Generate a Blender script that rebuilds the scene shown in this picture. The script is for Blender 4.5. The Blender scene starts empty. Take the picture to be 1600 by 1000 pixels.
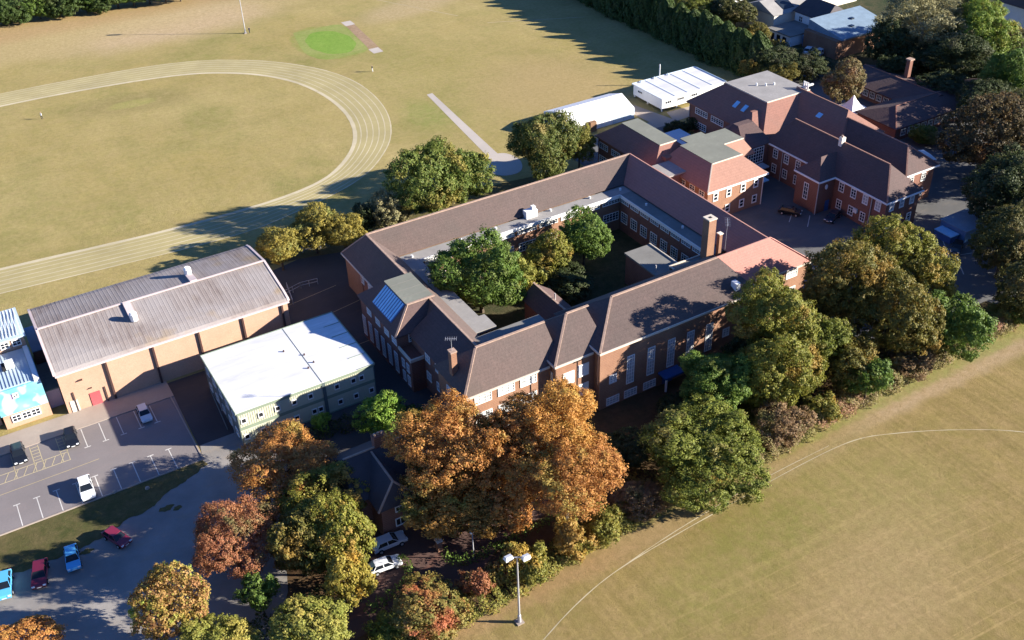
import bpy, bmesh, math, random
import numpy as np
from mathutils import Matrix, Vector

random.seed(7)
SC = bpy.context.scene
R = math.radians
# ------------------------------------------------------------------ camera, sky, sun, exposure
FWD = Vector((0.40910002, 0.71241420, -0.57017821)); RGT = Vector((0.85704979, -0.51447818, -0.02789036)); UPV = Vector((0.31321373, 0.47726116, 0.82104747))
cd = bpy.data.cameras.new('camera'); cam = bpy.data.objects.new('camera', cd); SC.collection.objects.link(cam)
m = Matrix((RGT, UPV, -FWD)).transposed().to_4x4(); m.translation = (0, 0, 98.0)
cam.matrix_world = m
cd.sensor_width = 36.0; cd.lens = 36.5815; cd.clip_start = 1.0; cd.clip_end = 3000.0
SC.camera = cam
SUN_AZ = R(-33.5); SUN_EL = R(19.0)      # direction towards the sun, anticlockwise from +X
W = bpy.data.worlds.new('World'); SC.world = W; W.use_nodes = True
wn = W.node_tree; wn.nodes.clear()
sky = wn.nodes.new('ShaderNodeTexSky'); sky.sky_type = 'NISHITA'; sky.sun_disc = False
sky.sun_elevation = SUN_EL; sky.sun_rotation = math.pi/2 - SUN_AZ; sky.altitude = 50; sky.air_density = 1.0; sky.dust_density = 0.2; sky.ozone_density = 5.0
bg = wn.nodes.new('ShaderNodeBackground'); bg.inputs[1].default_value = 0.065
wo = wn.nodes.new('ShaderNodeOutputWorld')
sky_tint = wn.nodes.new('ShaderNodeMix'); sky_tint.data_type = 'RGBA'; sky_tint.blend_type = 'MULTIPLY'; sky_tint.inputs[0].default_value = 1.0; sky_tint.inputs[7].default_value = (0.56, 0.70, 1.0, 1)   # blue tint cools and dims the skylight, so shade falls darker
wn.links.new(sky.outputs[0], sky_tint.inputs[6]); wn.links.new(sky_tint.outputs[2], bg.inputs[0]); wn.links.new(bg.outputs[0], wo.inputs[0])
sl = bpy.data.lights.new('sun', 'SUN'); sl.energy = 5.0; sl.angle = R(0.5); sl.color = (1.0, 0.92, 0.80)
so = bpy.data.objects.new('sun', sl); SC.collection.objects.link(so)
sd = Vector((math.cos(SUN_AZ)*math.cos(SUN_EL), math.sin(SUN_AZ)*math.cos(SUN_EL), math.sin(SUN_EL)))
so.rotation_euler = sd.to_track_quat('Z', 'Y').to_euler(); so.location = (200, -60, 120)
SC.view_settings.view_transform = 'Standard'; SC.view_settings.look = 'None'
SC.view_settings.exposure = 1.62; SC.view_settings.gamma = 1.0; SC.view_settings.use_curve_mapping = False
SC.cycles.max_bounces = 5; SC.cycles.diffuse_bounces = 2; SC.cycles.transmission_bounces = 2; SC.cycles.glossy_bounces = 2

# ------------------------------------------------------------------ materials
def nt(name):
    m = bpy.data.materials.new(name); m.use_nodes = True; t = m.node_tree; t.nodes.clear()
    o = t.nodes.new('ShaderNodeOutputMaterial'); b = t.nodes.new('ShaderNodeBsdfPrincipled')
    t.links.new(b.outputs[0], o.inputs[0]); return m, t, b
def node(t, k, **kw):
    n = t.nodes.new(k)
    for a, v in kw.items(): setattr(n, a, v)
    return n
def mixc(t, fac, a, b, mode='MIX'):
    n = node(t, 'ShaderNodeMix', data_type='RGBA', blend_type=mode)
    for s, v in ((n.inputs[0], fac), (n.inputs[6], a), (n.inputs[7], b)):
        if hasattr(v, 'node'): t.links.new(v, s)
        elif isinstance(v, tuple): s.default_value = (v[0], v[1], v[2], 1)
        else: s.default_value = v
    return n.outputs[2]
def coords(t, scale=(1, 1, 1), rot=0.0, obj=False):
    if obj:
        src = node(t, 'ShaderNodeTexCoord').outputs['Object']
    else:
        src = node(t, 'ShaderNodeNewGeometry').outputs['Position']
    mp = node(t, 'ShaderNodeMapping'); t.links.new(src, mp.inputs[0])
    mp.inputs['Scale'].default_value = scale; mp.inputs['Rotation'].default_value = (0, 0, rot); return mp.outputs[0]
def noise(t, vec, scale, detail=4, rough=0.55, lo=0.35, hi=0.65):
    n = node(t, 'ShaderNodeTexNoise'); n.inputs['Scale'].default_value = scale; n.inputs['Detail'].default_value = detail
    n.inputs['Roughness'].default_value = rough; t.links.new(vec, n.inputs['Vector'])
    r = node(t, 'ShaderNodeMapRange'); r.inputs[1].default_value = lo; r.inputs[2].default_value = hi
    t.links.new(n.outputs['Fac'], r.inputs[0]); return r.outputs[0]
def bump(t, b, h, s=0.3, d=0.1):
    n = node(t, 'ShaderNodeBump'); n.inputs['Strength'].default_value = s; n.inputs['Distance'].default_value = d
    t.links.new(h, n.inputs['Height']); t.links.new(n.outputs[0], b.inputs['Normal'])
MATS = {}
def flat(name, c, rough=0.7, var=0.12, sc=0.6, metal=0.0, streak=None):
    m, t, b = nt(name); v = coords(t, streak or (1, 1, 1))
    f = noise(t, v, sc, 5); g = noise(t, v, sc*7, 3)
    lo = tuple(x*(1-var*1.6) for x in c); hi = tuple(min(1, x*(1+var)) for x in c)
    col = mixc(t, f, lo, hi); col = mixc(t, g, col, tuple(x*(1-var*0.6) for x in c)); 
    n = t.nodes.new('ShaderNodeMix'); t.nodes.remove(n)
    t.links.new(col, b.inputs['Base Color']); b.inputs['Roughness'].default_value = rough; b.inputs['Metallic'].default_value = metal
    MATS[name] = m; return m
def brick(name, c1, c2, mortar=(0.32, 0.27, 0.22)):
    m, t, b = nt(name); v = coords(t)
    f = noise(t, v, 0.35, 6, 0.6); g = noise(t, v, 6.0, 4, 0.7, 0.3, 0.7)
    col = mixc(t, f, c1, c2); dark = tuple(x*0.55 for x in c1)
    h = node(t, 'ShaderNodeMath', operation='MULTIPLY'); t.links.new(g, h.inputs[0]); h.inputs[1].default_value = 0.45
    col = mixc(t, h.outputs[0], col, dark)
    s = node(t, 'ShaderNodeSeparateXYZ'); t.links.new(v, s.inputs[0])
    w = node(t, 'ShaderNodeMath', operation='FRACT'); mm = node(t, 'ShaderNodeMath', operation='MULTIPLY'); mm.inputs[1].default_value = 13.3/4
    t.links.new(s.outputs[2], mm.inputs[0]); t.links.new(mm.outputs[0], w.inputs[0])
    l = node(t, 'ShaderNodeMath', operation='LESS_THAN'); t.links.new(w.outputs[0], l.inputs[0]); l.inputs[1].default_value = 0.16
    k = node(t, 'ShaderNodeMath', operation='MULTIPLY'); t.links.new(l.outputs[0], k.inputs[0]); k.inputs[1].default_value = 0.35
    col = mixc(t, k.outputs[0], col, mortar)
    t.links.new(col, b.inputs['Base Color']); b.inputs['Roughness'].default_value = 0.9
    bump(t, b, g, 0.4, 0.03); MATS[name] = m
def tiles(name, c, moss=(0.12, 0.11, 0.07), mossy=0.5, var=0.16):
    m, t, b = nt(name); v = coords(t)
    f = noise(t, v, 0.16, 6, 0.65, 0.36, 0.66); g = noise(t, v, 2.6, 4, 0.7, 0.3, 0.7)
    col = mixc(t, g, tuple(x*(1-var) for x in c), tuple(x*(1+var) for x in c))
    h = node(t, 'ShaderNodeMath', operation='MULTIPLY'); t.links.new(f, h.inputs[0]); h.inputs[1].default_value = mossy
    col = mixc(t, h.outputs[0], col, moss)
    bl = noise(t, v, 0.55, 7, 0.75, 0.5, 0.72); hb = node(t, 'ShaderNodeMath', operation='MULTIPLY'); t.links.new(bl, hb.inputs[0]); hb.inputs[1].default_value = 0.4*min(1, mossy*2)
    col = mixc(t, hb.outputs[0], col, tuple(x*0.6 for x in c))
    st = noise(t, coords(t, (1, 1, .12)), 1.3, 4, 0.6, 0.52, 0.7); hs = node(t, 'ShaderNodeMath', operation='MULTIPLY'); t.links.new(st, hs.inputs[0]); hs.inputs[1].default_value = 0.25
    col = mixc(t, hs.outputs[0], col, tuple(min(.6, x*1.35) for x in c))
    # tile courses: fine lines at equal height
    s = node(t, 'ShaderNodeSeparateXYZ'); t.links.new(v, s.inputs[0])
    w = node(t, 'ShaderNodeMath', operation='FRACT'); mm = node(t, 'ShaderNodeMath', operation='MULTIPLY'); mm.inputs[1].default_value = 3.2
    t.links.new(s.outputs[2], mm.inputs[0]); t.links.new(mm.outputs[0], w.inputs[0])
    l = node(t, 'ShaderNodeMath', operation='LESS_THAN'); t.links.new(w.outputs[0], l.inputs[0]); l.inputs[1].default_value = 0.25
    k = node(t, 'ShaderNodeMath', operation='MULTIPLY'); t.links.new(l.outputs[0], k.inputs[0]); k.inputs[1].default_value = 0.16
    col = mixc(t, k.outputs[0], col, tuple(x*0.5 for x in c))
    sp = noise(t, v, 9.0, 2, 0.8, 0.62, 0.72)
    sk = node(t, 'ShaderNodeMath', operation='MULTIPLY'); t.links.new(sp, sk.inputs[0]); sk.inputs[1].default_value = 0.3
    col = mixc(t, sk.outputs[0], col, tuple(min(1, x*1.9) for x in c))
    t.links.new(col, b.inputs['Base Color']); b.inputs['Roughness'].default_value = 0.85
    bump(t, b, g, 0.35, 0.05); MATS[name] = m
brick('brick', (0.27, 0.13, 0.075), (0.35, 0.185, 0.11))
brick('brick_hall', (0.50, 0.30, 0.205), (0.56, 0.345, 0.24), (0.45, 0.33, 0.22))
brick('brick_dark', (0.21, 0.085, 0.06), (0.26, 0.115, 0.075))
tiles('tile_brown', (0.108, 0.073, 0.064), (0.075, 0.062, 0.054), 0.5)
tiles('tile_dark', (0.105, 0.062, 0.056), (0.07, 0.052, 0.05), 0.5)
tiles('tile_pink', (0.40, 0.17, 0.135), (0.36, 0.16, 0.125), 0.4, 0.06)
tiles('tile_red', (0.25, 0.115, 0.085), (0.20, 0.11, 0.085), 0.5, 0.12)
tiles('tile_orange', (0.31, 0.165, 0.12), (0.27, 0.145, 0.11), 0.5, 0.08)
flat('felt_grey', (0.20, 0.195, 0.18), 0.9, 0.15, 0.3)
flat('felt_green', (0.20, 0.205, 0.165), 0.9, 0.12, 0.25)
flat('felt_pale', (0.30, 0.285, 0.27), 0.9, 0.14, 0.4)
flat('lead', (0.22, 0.24, 0.27), 0.6, 0.1)
flat('white_paint', (0.80, 0.80, 0.78), 0.5, 0.05)
flat('white_board', (0.82, 0.81, 0.77), 0.5, 0.04)
flat('cream_trim', (0.62, 0.54, 0.44), 0.7, 0.08)
flat('ridge_tile', (0.42, 0.29, 0.22), 0.85, 0.2, 2.0)
flat('ridge_pink', (0.50, 0.25, 0.20), 0.85, 0.1, 2.0)
flat('pipe', (0.45, 0.43, 0.42), 0.5, 0.1)
flat('pipe_dark', (0.07, 0.035, 0.03), 0.6, 0.1)
flat('window_glass', (0.02, 0.028, 0.04), 0.12, 0.3, 1.0)
flat('window_pale', (0.45, 0.47, 0.48), 0.4, 0.25, 1.5)  # pane colour paler than window_glass
flat('black_gap', (0.01, 0.01, 0.012), 0.9, 0.1)
flat('white_roof', (0.68, 0.68, 0.69), 0.5, 0.14, 0.25, streak=(0.35, 1.6, 1))
flat('canvas', (0.86, 0.86, 0.86), 0.6, 0.03, 0.4)
flat('canvas_clear', (0.62, 0.72, 0.80), 0.3, 0.06, 0.4)
flat('cabin_green', (0.53, 0.535, 0.40), 0.6, 0.06, 0.5)
flat('cabin_band', (0.22, 0.27, 0.20), 0.6, 0.06, 0.5)
flat('cabin_dark', (0.10, 0.13, 0.13), 0.6, 0.06, 0.5)
flat('blue_glaze', (0.30, 0.60, 0.85), 0.35, 0.1, 0.5)  # sky reflection on the skylight panes is put into this light blue
flat('blue_panel', (0.035, 0.11, 0.32), 0.4, 0.1, 0.5)
flat('metal_roof', (0.42, 0.52, 0.60), 0.45, 0.06, 0.5)
flat('trim_pale', (0.60, 0.49, 0.47), 0.7, 0.08)
flat('rib_white', (0.66, 0.72, 0.78), 0.5, 0.05)
flat('metal_roof_blue', (0.10, 0.22, 0.42), 0.5, 0.1, 0.5)
flat('red_door', (0.50, 0.09, 0.10), 0.5, 0.1)
flat('pink_paint', (0.62, 0.42, 0.46), 0.7, 0.08)
flat('render_white', (0.84, 0.85, 0.85), 0.8, 0.06)
flat('render_cream', (0.72, 0.66, 0.56), 0.8, 0.06)
flat('slate_blue', (0.20, 0.28, 0.36), 0.7, 0.15, 0.6)
flat('slate_dark', (0.06, 0.05, 0.055), 0.8, 0.15, 0.6)
flat('galvanised', (0.50, 0.50, 0.52), 0.4, 0.08, metal=0.3)
flat('tyre', (0.012, 0.012, 0.012), 0.9, 0.1)
flat('car_glass', (0.012, 0.016, 0.022), 0.06, 0.1)
flat('lamp_glass', (0.8, 0.82, 0.85), 0.15, 0.05)
flat('skin', (0.45, 0.28, 0.2), 0.6, 0.05)
flat('cloth_dark', (0.02, 0.022, 0.035), 0.9, 0.1)
flat('cloth_white', (0.75, 0.75, 0.75), 0.9, 0.1)
flat('bark', (0.10, 0.075, 0.05), 0.95, 0.3, 2.0)
flat('bark_white', (0.62, 0.58, 0.52), 0.8, 0.25, 1.2)
flat('wood', (0.24, 0.13, 0.07), 0.8, 0.2, 1.0)
CARC = {'black': (0.010, 0.012, 0.016), 'white': (0.78, 0.80, 0.82), 'silver': (0.55, 0.57, 0.60), 'crimson': (0.20, 0.02, 0.045),
        'maroon': (0.13, 0.012, 0.03), 'blue': (0.10, 0.42, 0.72), 'dark': (0.02, 0.028, 0.05)}
for k, c in CARC.items():
    m, t, b = nt('paint_'+k); b.inputs['Base Color'].default_value = (*c, 1); b.inputs['Roughness'].default_value = 0.28
    b.inputs['Coat Weight'].default_value = 0.6; b.inputs['Coat Roughness'].default_value = 0.05; MATS['paint_'+k] = m

def mural():
    m, t, b = nt('mural_wall'); v = coords(t)
    f = noise(t, v, 0.35, 2, 0.4); g = noise(t, v, 0.8, 2, 0.4)
    col = mixc(t, f, (0.12, 0.40, 0.52), (0.26, 0.56, 0.66)); h = noise(t, v, 0.5, 1, 0.4, 0.52, 0.62)
    col = mixc(t, h, col, (0.50, 0.38, 0.55)); col = mixc(t, noise(t, v, 0.9, 1, .4, .60, .68), col, (0.36, 0.58, 0.62))
    t.links.new(col, b.inputs['Base Color']); b.inputs['Roughness'].default_value = 0.6; MATS['mural_wall'] = m
mural()
def corrugated():
    m, t, b = nt('corrugated_sheet'); v = coords(t, (1.6, 0.10, 1)); v2 = coords(t)
    f = noise(t, v, 1.0, 6, 0.7, 0.36, 0.66); g = noise(t, v2, 0.12, 4, 0.6, 0.40, 0.62); k = noise(t, v2, 5, 3, 0.7, 0.3, 0.7)
    col = mixc(t, f, (0.31, 0.27, 0.25), (0.18, 0.14, 0.125))
    col = mixc(t, g, col, (0.32, 0.29, 0.28)); col = mixc(t, noise(t, v2, 0.09, 3, 0.6, 0.60, 0.70), col, (0.30, 0.22, 0.13))
    kk = node(t, 'ShaderNodeMath', operation='MULTIPLY'); t.links.new(k, kk.inputs[0]); kk.inputs[1].default_value = 0.35
    col = mixc(t, kk.outputs[0], col, (0.20, 0.17, 0.155))
    t.links.new(col, b.inputs['Base Color']); b.inputs['Roughness'].default_value = 0.9
    w = node(t, 'ShaderNodeTexWave', wave_type='BANDS', bands_direction='X'); w.inputs['Scale'].default_value = 2.0
    t.links.new(v2, w.inputs[0]); bump(t, b, w.outputs['Fac'], 0.3, 0.05); MATS['corrugated_sheet'] = m
corrugated()
def mth(t, op, a, b=None):
    n = node(t, 'ShaderNodeMath', operation=op)
    for i, v in enumerate((a, b)):
        if v is None: continue
        if hasattr(v, 'node'): t.links.new(v, n.inputs[i])
        else: n.inputs[i].default_value = v
    return n.outputs[0]
def ramp(t, v, a, b, lo=0.0, hi=1.0):
    r = node(t, 'ShaderNodeMapRange', interpolation_type='SMOOTHSTEP'); t.links.new(v, r.inputs[0])
    for i, x in zip((1, 2, 3, 4), (a, b, lo, hi)): r.inputs[i].default_value = x
    return r.outputs[0]
def area(t, spec):
    p = coords(t); s = node(t, 'ShaderNodeSeparateXYZ'); t.links.new(p, s.inputs[0])
    nz = node(t, 'ShaderNodeTexNoise'); nz.inputs['Detail'].default_value = 7; nz.inputs['Roughness'].default_value = 0.7; t.links.new(p, nz.inputs['Vector'])
    if spec[0] == 'band':       # band, y0, y1, soft, x0, x1, noise scale, noise amount
        _, y0, y1, sf, x0, x1, ns, na = spec[:8]; nz.inputs['Scale'].default_value = ns
        yy = mth(t, 'ADD', s.outputs[1], mth(t, 'MULTIPLY', mth(t, 'SUBTRACT', nz.outputs['Fac'], 0.5), na))
        m_ = mth(t, 'MULTIPLY', ramp(t, yy, y0-sf, y0+sf), ramp(t, yy, y1-sf, y1+sf, 1, 0))
        return mth(t, 'MULTIPLY', m_, mth(t, 'MULTIPLY', ramp(t, s.outputs[0], x0-8, x0+8), ramp(t, s.outputs[0], x1-12, x1+12, 1, 0)))
    _, cx, cy, rx, ry, rot, sf, ns, na = spec[:9]; nz.inputs['Scale'].default_value = ns
    mp = node(t, 'ShaderNodeMapping', vector_type='TEXTURE'); t.links.new(p, mp.inputs[0]); mp.inputs['Location'].default_value = (cx, cy, 0); mp.inputs['Rotation'].default_value = (0, 0, rot); mp.inputs['Scale'].default_value = (rx, ry, 1e6)
    ln = node(t, 'ShaderNodeVectorMath', operation='LENGTH'); t.links.new(mp.outputs[0], ln.inputs[0])
    d = mth(t, 'ADD', ln.outputs['Value'], mth(t, 'MULTIPLY', mth(t, 'SUBTRACT', nz.outputs['Fac'], 0.5), na))
    return ramp(t, d, 1-sf, 1+sf, 1, 0)
def grass_field(name, base, pale, green, stripe=None, dirt=(0.30, 0.19, 0.12), worn=0.5, areas=()):
    m, t, b = nt(name); v = coords(t)
    big = noise(t, v, 0.018, 8, 0.68, 0.36, 0.66); mid = noise(t, coords(t, (1, 0.45, 1), 0.3), 0.16, 8, 0.72, 0.34, 0.68); fine = noise(t, v, 1.0, 8, 0.9, 0.40, 0.62); med = noise(t, v, 0.42, 6, 0.75, 0.42, 0.62)
    gr = noise(t, coords(t, (1, 1, 1), 0.4), 0.035, 5, 0.6, 0.5, 0.68)
    col = mixc(t, big, base, pale); col = mixc(t, gr, col, green)
    h = node(t, 'ShaderNodeMath', operation='MULTIPLY'); t.links.new(mid, h.inputs[0]); h.inputs[1].default_value = 0.5
    col = mixc(t, h.outputs[0], col, tuple(x*0.82 for x in green))
    w = noise(t, v, 0.03, 6, 0.7, 0.62, 0.74); h2 = node(t, 'ShaderNodeMath', operation='MULTIPLY'); t.links.new(w, h2.inputs[0]); h2.inputs[1].default_value = worn
    col = mixc(t, h2.outputs[0], col, dirt)
    if stripe:
        s = coords(t, (1, 1, 1), stripe[0])
        w2 = node(t, 'ShaderNodeTexNoise'); mp = node(t, 'ShaderNodeMapping'); t.links.new(s, mp.inputs[0]); mp.inputs['Scale'].default_value = (stripe[1], 0.012, 1)
        t.links.new(mp.outputs[0], w2.inputs['Vector']); w2.inputs['Scale'].default_value = 1.0; w2.inputs['Detail'].default_value = 5; w2.inputs['Roughness'].default_value = 0.7
        r = node(t, 'ShaderNodeMapRange'); t.links.new(w2.outputs['Fac'], r.inputs[0]); r.inputs[1].default_value = 0.35; r.inputs[2].default_value = 0.65; r.inputs[4].default_value = stripe[2]
        col = mixc(t, r.outputs[0], col, tuple(x*0.62 for x in base))
    if stripe and len(stripe) > 3:
        mp = node(t, 'ShaderNodeMapping'); t.links.new(coords(t, (1, 1, 1), 0.06), mp.inputs[0]); mp.inputs['Scale'].default_value = (0.02, 0.9, 1)
        ln = noise(t, mp.outputs[0], 1.0, 6, 0.75, 0.52, 0.62); msk = area(t, ('blob', 74, 48, 30, 16, 0, .4, .05, .5))
        col = mixc(t, mth(t, 'MULTIPLY', mth(t, 'MULTIPLY', ln, msk), 0.45), col, tuple(min(.7, x*1.2) for x in pale))
    for sp, cc, st in areas: col = mixc(t, mth(t, 'MULTIPLY', area(t, sp), st), col, cc)
    h3 = node(t, 'ShaderNodeMath', operation='MULTIPLY'); t.links.new(fine, h3.inputs[0]); h3.inputs[1].default_value = 0.55
    col = mixc(t, mth(t, 'MULTIPLY', med, 0.4), col, tuple(min(.7, (x*.6+y*.4)) for x, y in zip(pale, dirt)))
    col = mixc(t, h3.outputs[0], col, tuple(x*0.5 for x in base))
    sp_ = noise(t, v, 0.9, 8, 0.85, 0.60, 0.70); h4 = node(t, 'ShaderNodeMath', operation='MULTIPLY'); t.links.new(sp_, h4.inputs[0]); h4.inputs[1].default_value = 0.35
    col = mixc(t, h4.outputs[0], col, tuple(min(.7, x*1.25) for x in pale))
    t.links.new(col, b.inputs['Base Color']); b.inputs['Roughness'].default_value = 0.95; b.inputs['Specular IOR Level'].default_value = 0.1
    bump(t, b, fine, 0.5, 0.06); MATS[name] = m
grass_field('grass_north', (0.385, 0.305, 0.108), (0.50, 0.40, 0.18), (0.25, 0.245, 0.075), (1.57, 0.12, 0.25), areas=[
    (('blob', 66, 303, 30, 13, 0.1, .5, .06, .9), (0.56, 0.41, 0.27), .8), (('blob', 20, 312, 60, 14, 0.05, .4, .05, .8), (0.50, 0.385, 0.20), .7), (('blob', 128, 277, 16, 7, .2, .5, .08, .8), (0.50, 0.38, 0.24), .6),
    (('band', 316, 345, 5, -100, 110, .05, 5), (0.42, 0.25, 0.13), .6), (('blob', 41, 252, 14, 6, -.2, .5, .15, .9), (0.24, 0.20, 0.08), .6), (('blob', 40.5, 251.5, 5.5, 2.2, -.1, .3, .3, .8), (0.34, 0.33, 0.10), .7),
    (('blob', 97, 263.5, 9.5, 14.5, .05, .06, .5, .25), (0.24, 0.27, 0.065), .85), (('blob', 97, 263.4, 7.6, 11.6, .05, .03, .6, .18), (0.33, 0.38, 0.11), .8), (('blob', 97, 263.2, 6.1, 9.9, 0, .03, .6, .10), (0.20, 0.31, 0.06), .9),
    (('blob', 112, 215, 20, 40, .2, .6, .04, .9), (0.29, 0.26, 0.085), .45), (('blob', 97, 205, 5, 8, 0, .6, .1, .8), (0.20, 0.27, 0.06), .5), (('blob', 130, 200, 18, 22, 0, .6, .05, .9), (0.44, 0.31, 0.16), .6)])
grass_field('grass_south', (0.315, 0.235, 0.082), (0.43, 0.305, 0.135), (0.20, 0.19, 0.045), (0.0, 1.1, 0.8, 1), areas=[
    (('band', 70.3, 73.4, 1.3, 22, 62, .35, 4.0), (0.37, 0.22, 0.12), .6), (('band', 70.2, 73.6, .8, 58, 100, .3, 3.0), (0.36, 0.26, 0.14), .5), (('band', 71.4, 75.6, .9, 98, 175, .25, 3.5), (0.44, 0.32, 0.20), .85),
    (('band', 73.8, 83.0, .7, 40, 170, .3, 3.0), (0.22, 0.25, 0.06), .75), (('blob', 68, 63, 16, 6, .2, .6, .08, 1.2), (0.20, 0.22, 0.05), .4), (('blob', 92, 62, 10, 10, 0, .7, .1, 1.4), (0.25, 0.25, 0.075), .35), (('blob', 78, 50, 14, 8, .4, .7, .08, 1.), (0.42, 0.31, 0.16), .5)])
grass_field('grass_verge', (0.115, 0.105, 0.04), (0.20, 0.15, 0.065), (0.075, 0.085, 0.028))
grass_field('grass_green', (0.19, 0.32, 0.05), (0.26, 0.38, 0.08), (0.15, 0.28, 0.035), None, (0.3, 0.35, 0.08), 0.2)
grass_field('grass_square', (0.28, 0.33, 0.09), (0.36, 0.37, 0.13), (0.21, 0.28, 0.05))
grass_field('grass_fringe', (0.25, 0.27, 0.07), (0.33, 0.31, 0.12), (0.19, 0.25, 0.05))
grass_field('leaf_litter', (0.10, 0.065, 0.035), (0.17, 0.09, 0.05), (0.05, 0.055, 0.025), None, (0.18, 0.085, 0.05), 0.5)
grass_field('garden_soil', (0.05, 0.06, 0.03), (0.09, 0.085, 0.045), (0.03, 0.055, 0.02))
grass_field('worn_earth', (0.36, 0.245, 0.155), (0.44, 0.31, 0.21), (0.29, 0.215, 0.10))
def asphalt(name, c, var=0.2, dust=(0.22, 0.17, 0.13), da=0.35):
    m, t, b = nt(name); v = coords(t)
    a = noise(t, v, 0.08, 6, 0.65); f = noise(t, v, 4.0, 5, 0.8, 0.25, 0.75); p = noise(t, coords(t, (1, 2.5, 1), 0.4), 0.22, 4, 0.6, 0.55, 0.72)
    col = mixc(t, a, tuple(x*(1-var) for x in c), tuple(x*(1+var) for x in c))
    h = node(t, 'ShaderNodeMath', operation='MULTIPLY'); t.links.new(p, h.inputs[0]); h.inputs[1].default_value = da
    col = mixc(t, h.outputs[0], col, dust)
    h = node(t, 'ShaderNodeMath', operation='MULTIPLY'); t.links.new(f, h.inputs[0]); h.inputs[1].default_value = 0.35
    col = mixc(t, h.outputs[0], col, tuple(x*0.6 for x in c))
    t.links.new(col, b.inputs['Base Color']); b.inputs['Roughness'].default_value = 0.9; bump(t, b, f, 0.4, 0.02); MATS[name] = m
asphalt('asphalt_pink', (0.215, 0.19, 0.185), 0.12, (0.26, 0.21, 0.195), 0.4)
asphalt('asphalt_grey', (0.12, 0.12, 0.122), 0.2, (0.20, 0.17, 0.14), 0.5)
asphalt('asphalt_dark', (0.06, 0.055, 0.056), 0.2, (0.11, 0.085, 0.065), 0.5)
asphalt('asphalt_rough', (0.27, 0.25, 0.23), 0.25, (0.33, 0.27, 0.21), 0.8)
asphalt('asphalt_brown', (0.10, 0.055, 0.045), 0.2, (0.28, 0.09, 0.05), 0.5)
asphalt('concrete', (0.36, 0.30, 0.25), 0.12, (0.42, 0.34, 0.27), 0.3)
asphalt('concrete_pale', (0.46, 0.41, 0.36), 0.1, (0.5, 0.42, 0.36), 0.3)
asphalt('line_white', (0.62, 0.60, 0.56), 0.15, (0.3, 0.26, 0.24), 0.3)
asphalt('line_yellow', (0.50, 0.42, 0.25), 0.15, (0.3, 0.26, 0.2), 0.4)
asphalt('line_grass', (0.60, 0.52, 0.36), 0.12, (0.48, 0.40, 0.22), 0.6)
asphalt('line_faint', (0.42, 0.34, 0.20), 0.15, (0.34, 0.27, 0.13), 0.8)
asphalt('track_turf', (0.375, 0.315, 0.14), 0.12, (0.43, 0.365, 0.19), 0.7)
asphalt('line_pale', (0.47, 0.41, 0.27), 0.2, (0.36, 0.30, 0.16), 0.8)
asphalt('track_line_mark', (0.52, 0.45, 0.30), 0.15, (0.43, 0.36, 0.20), 0.8)
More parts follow.
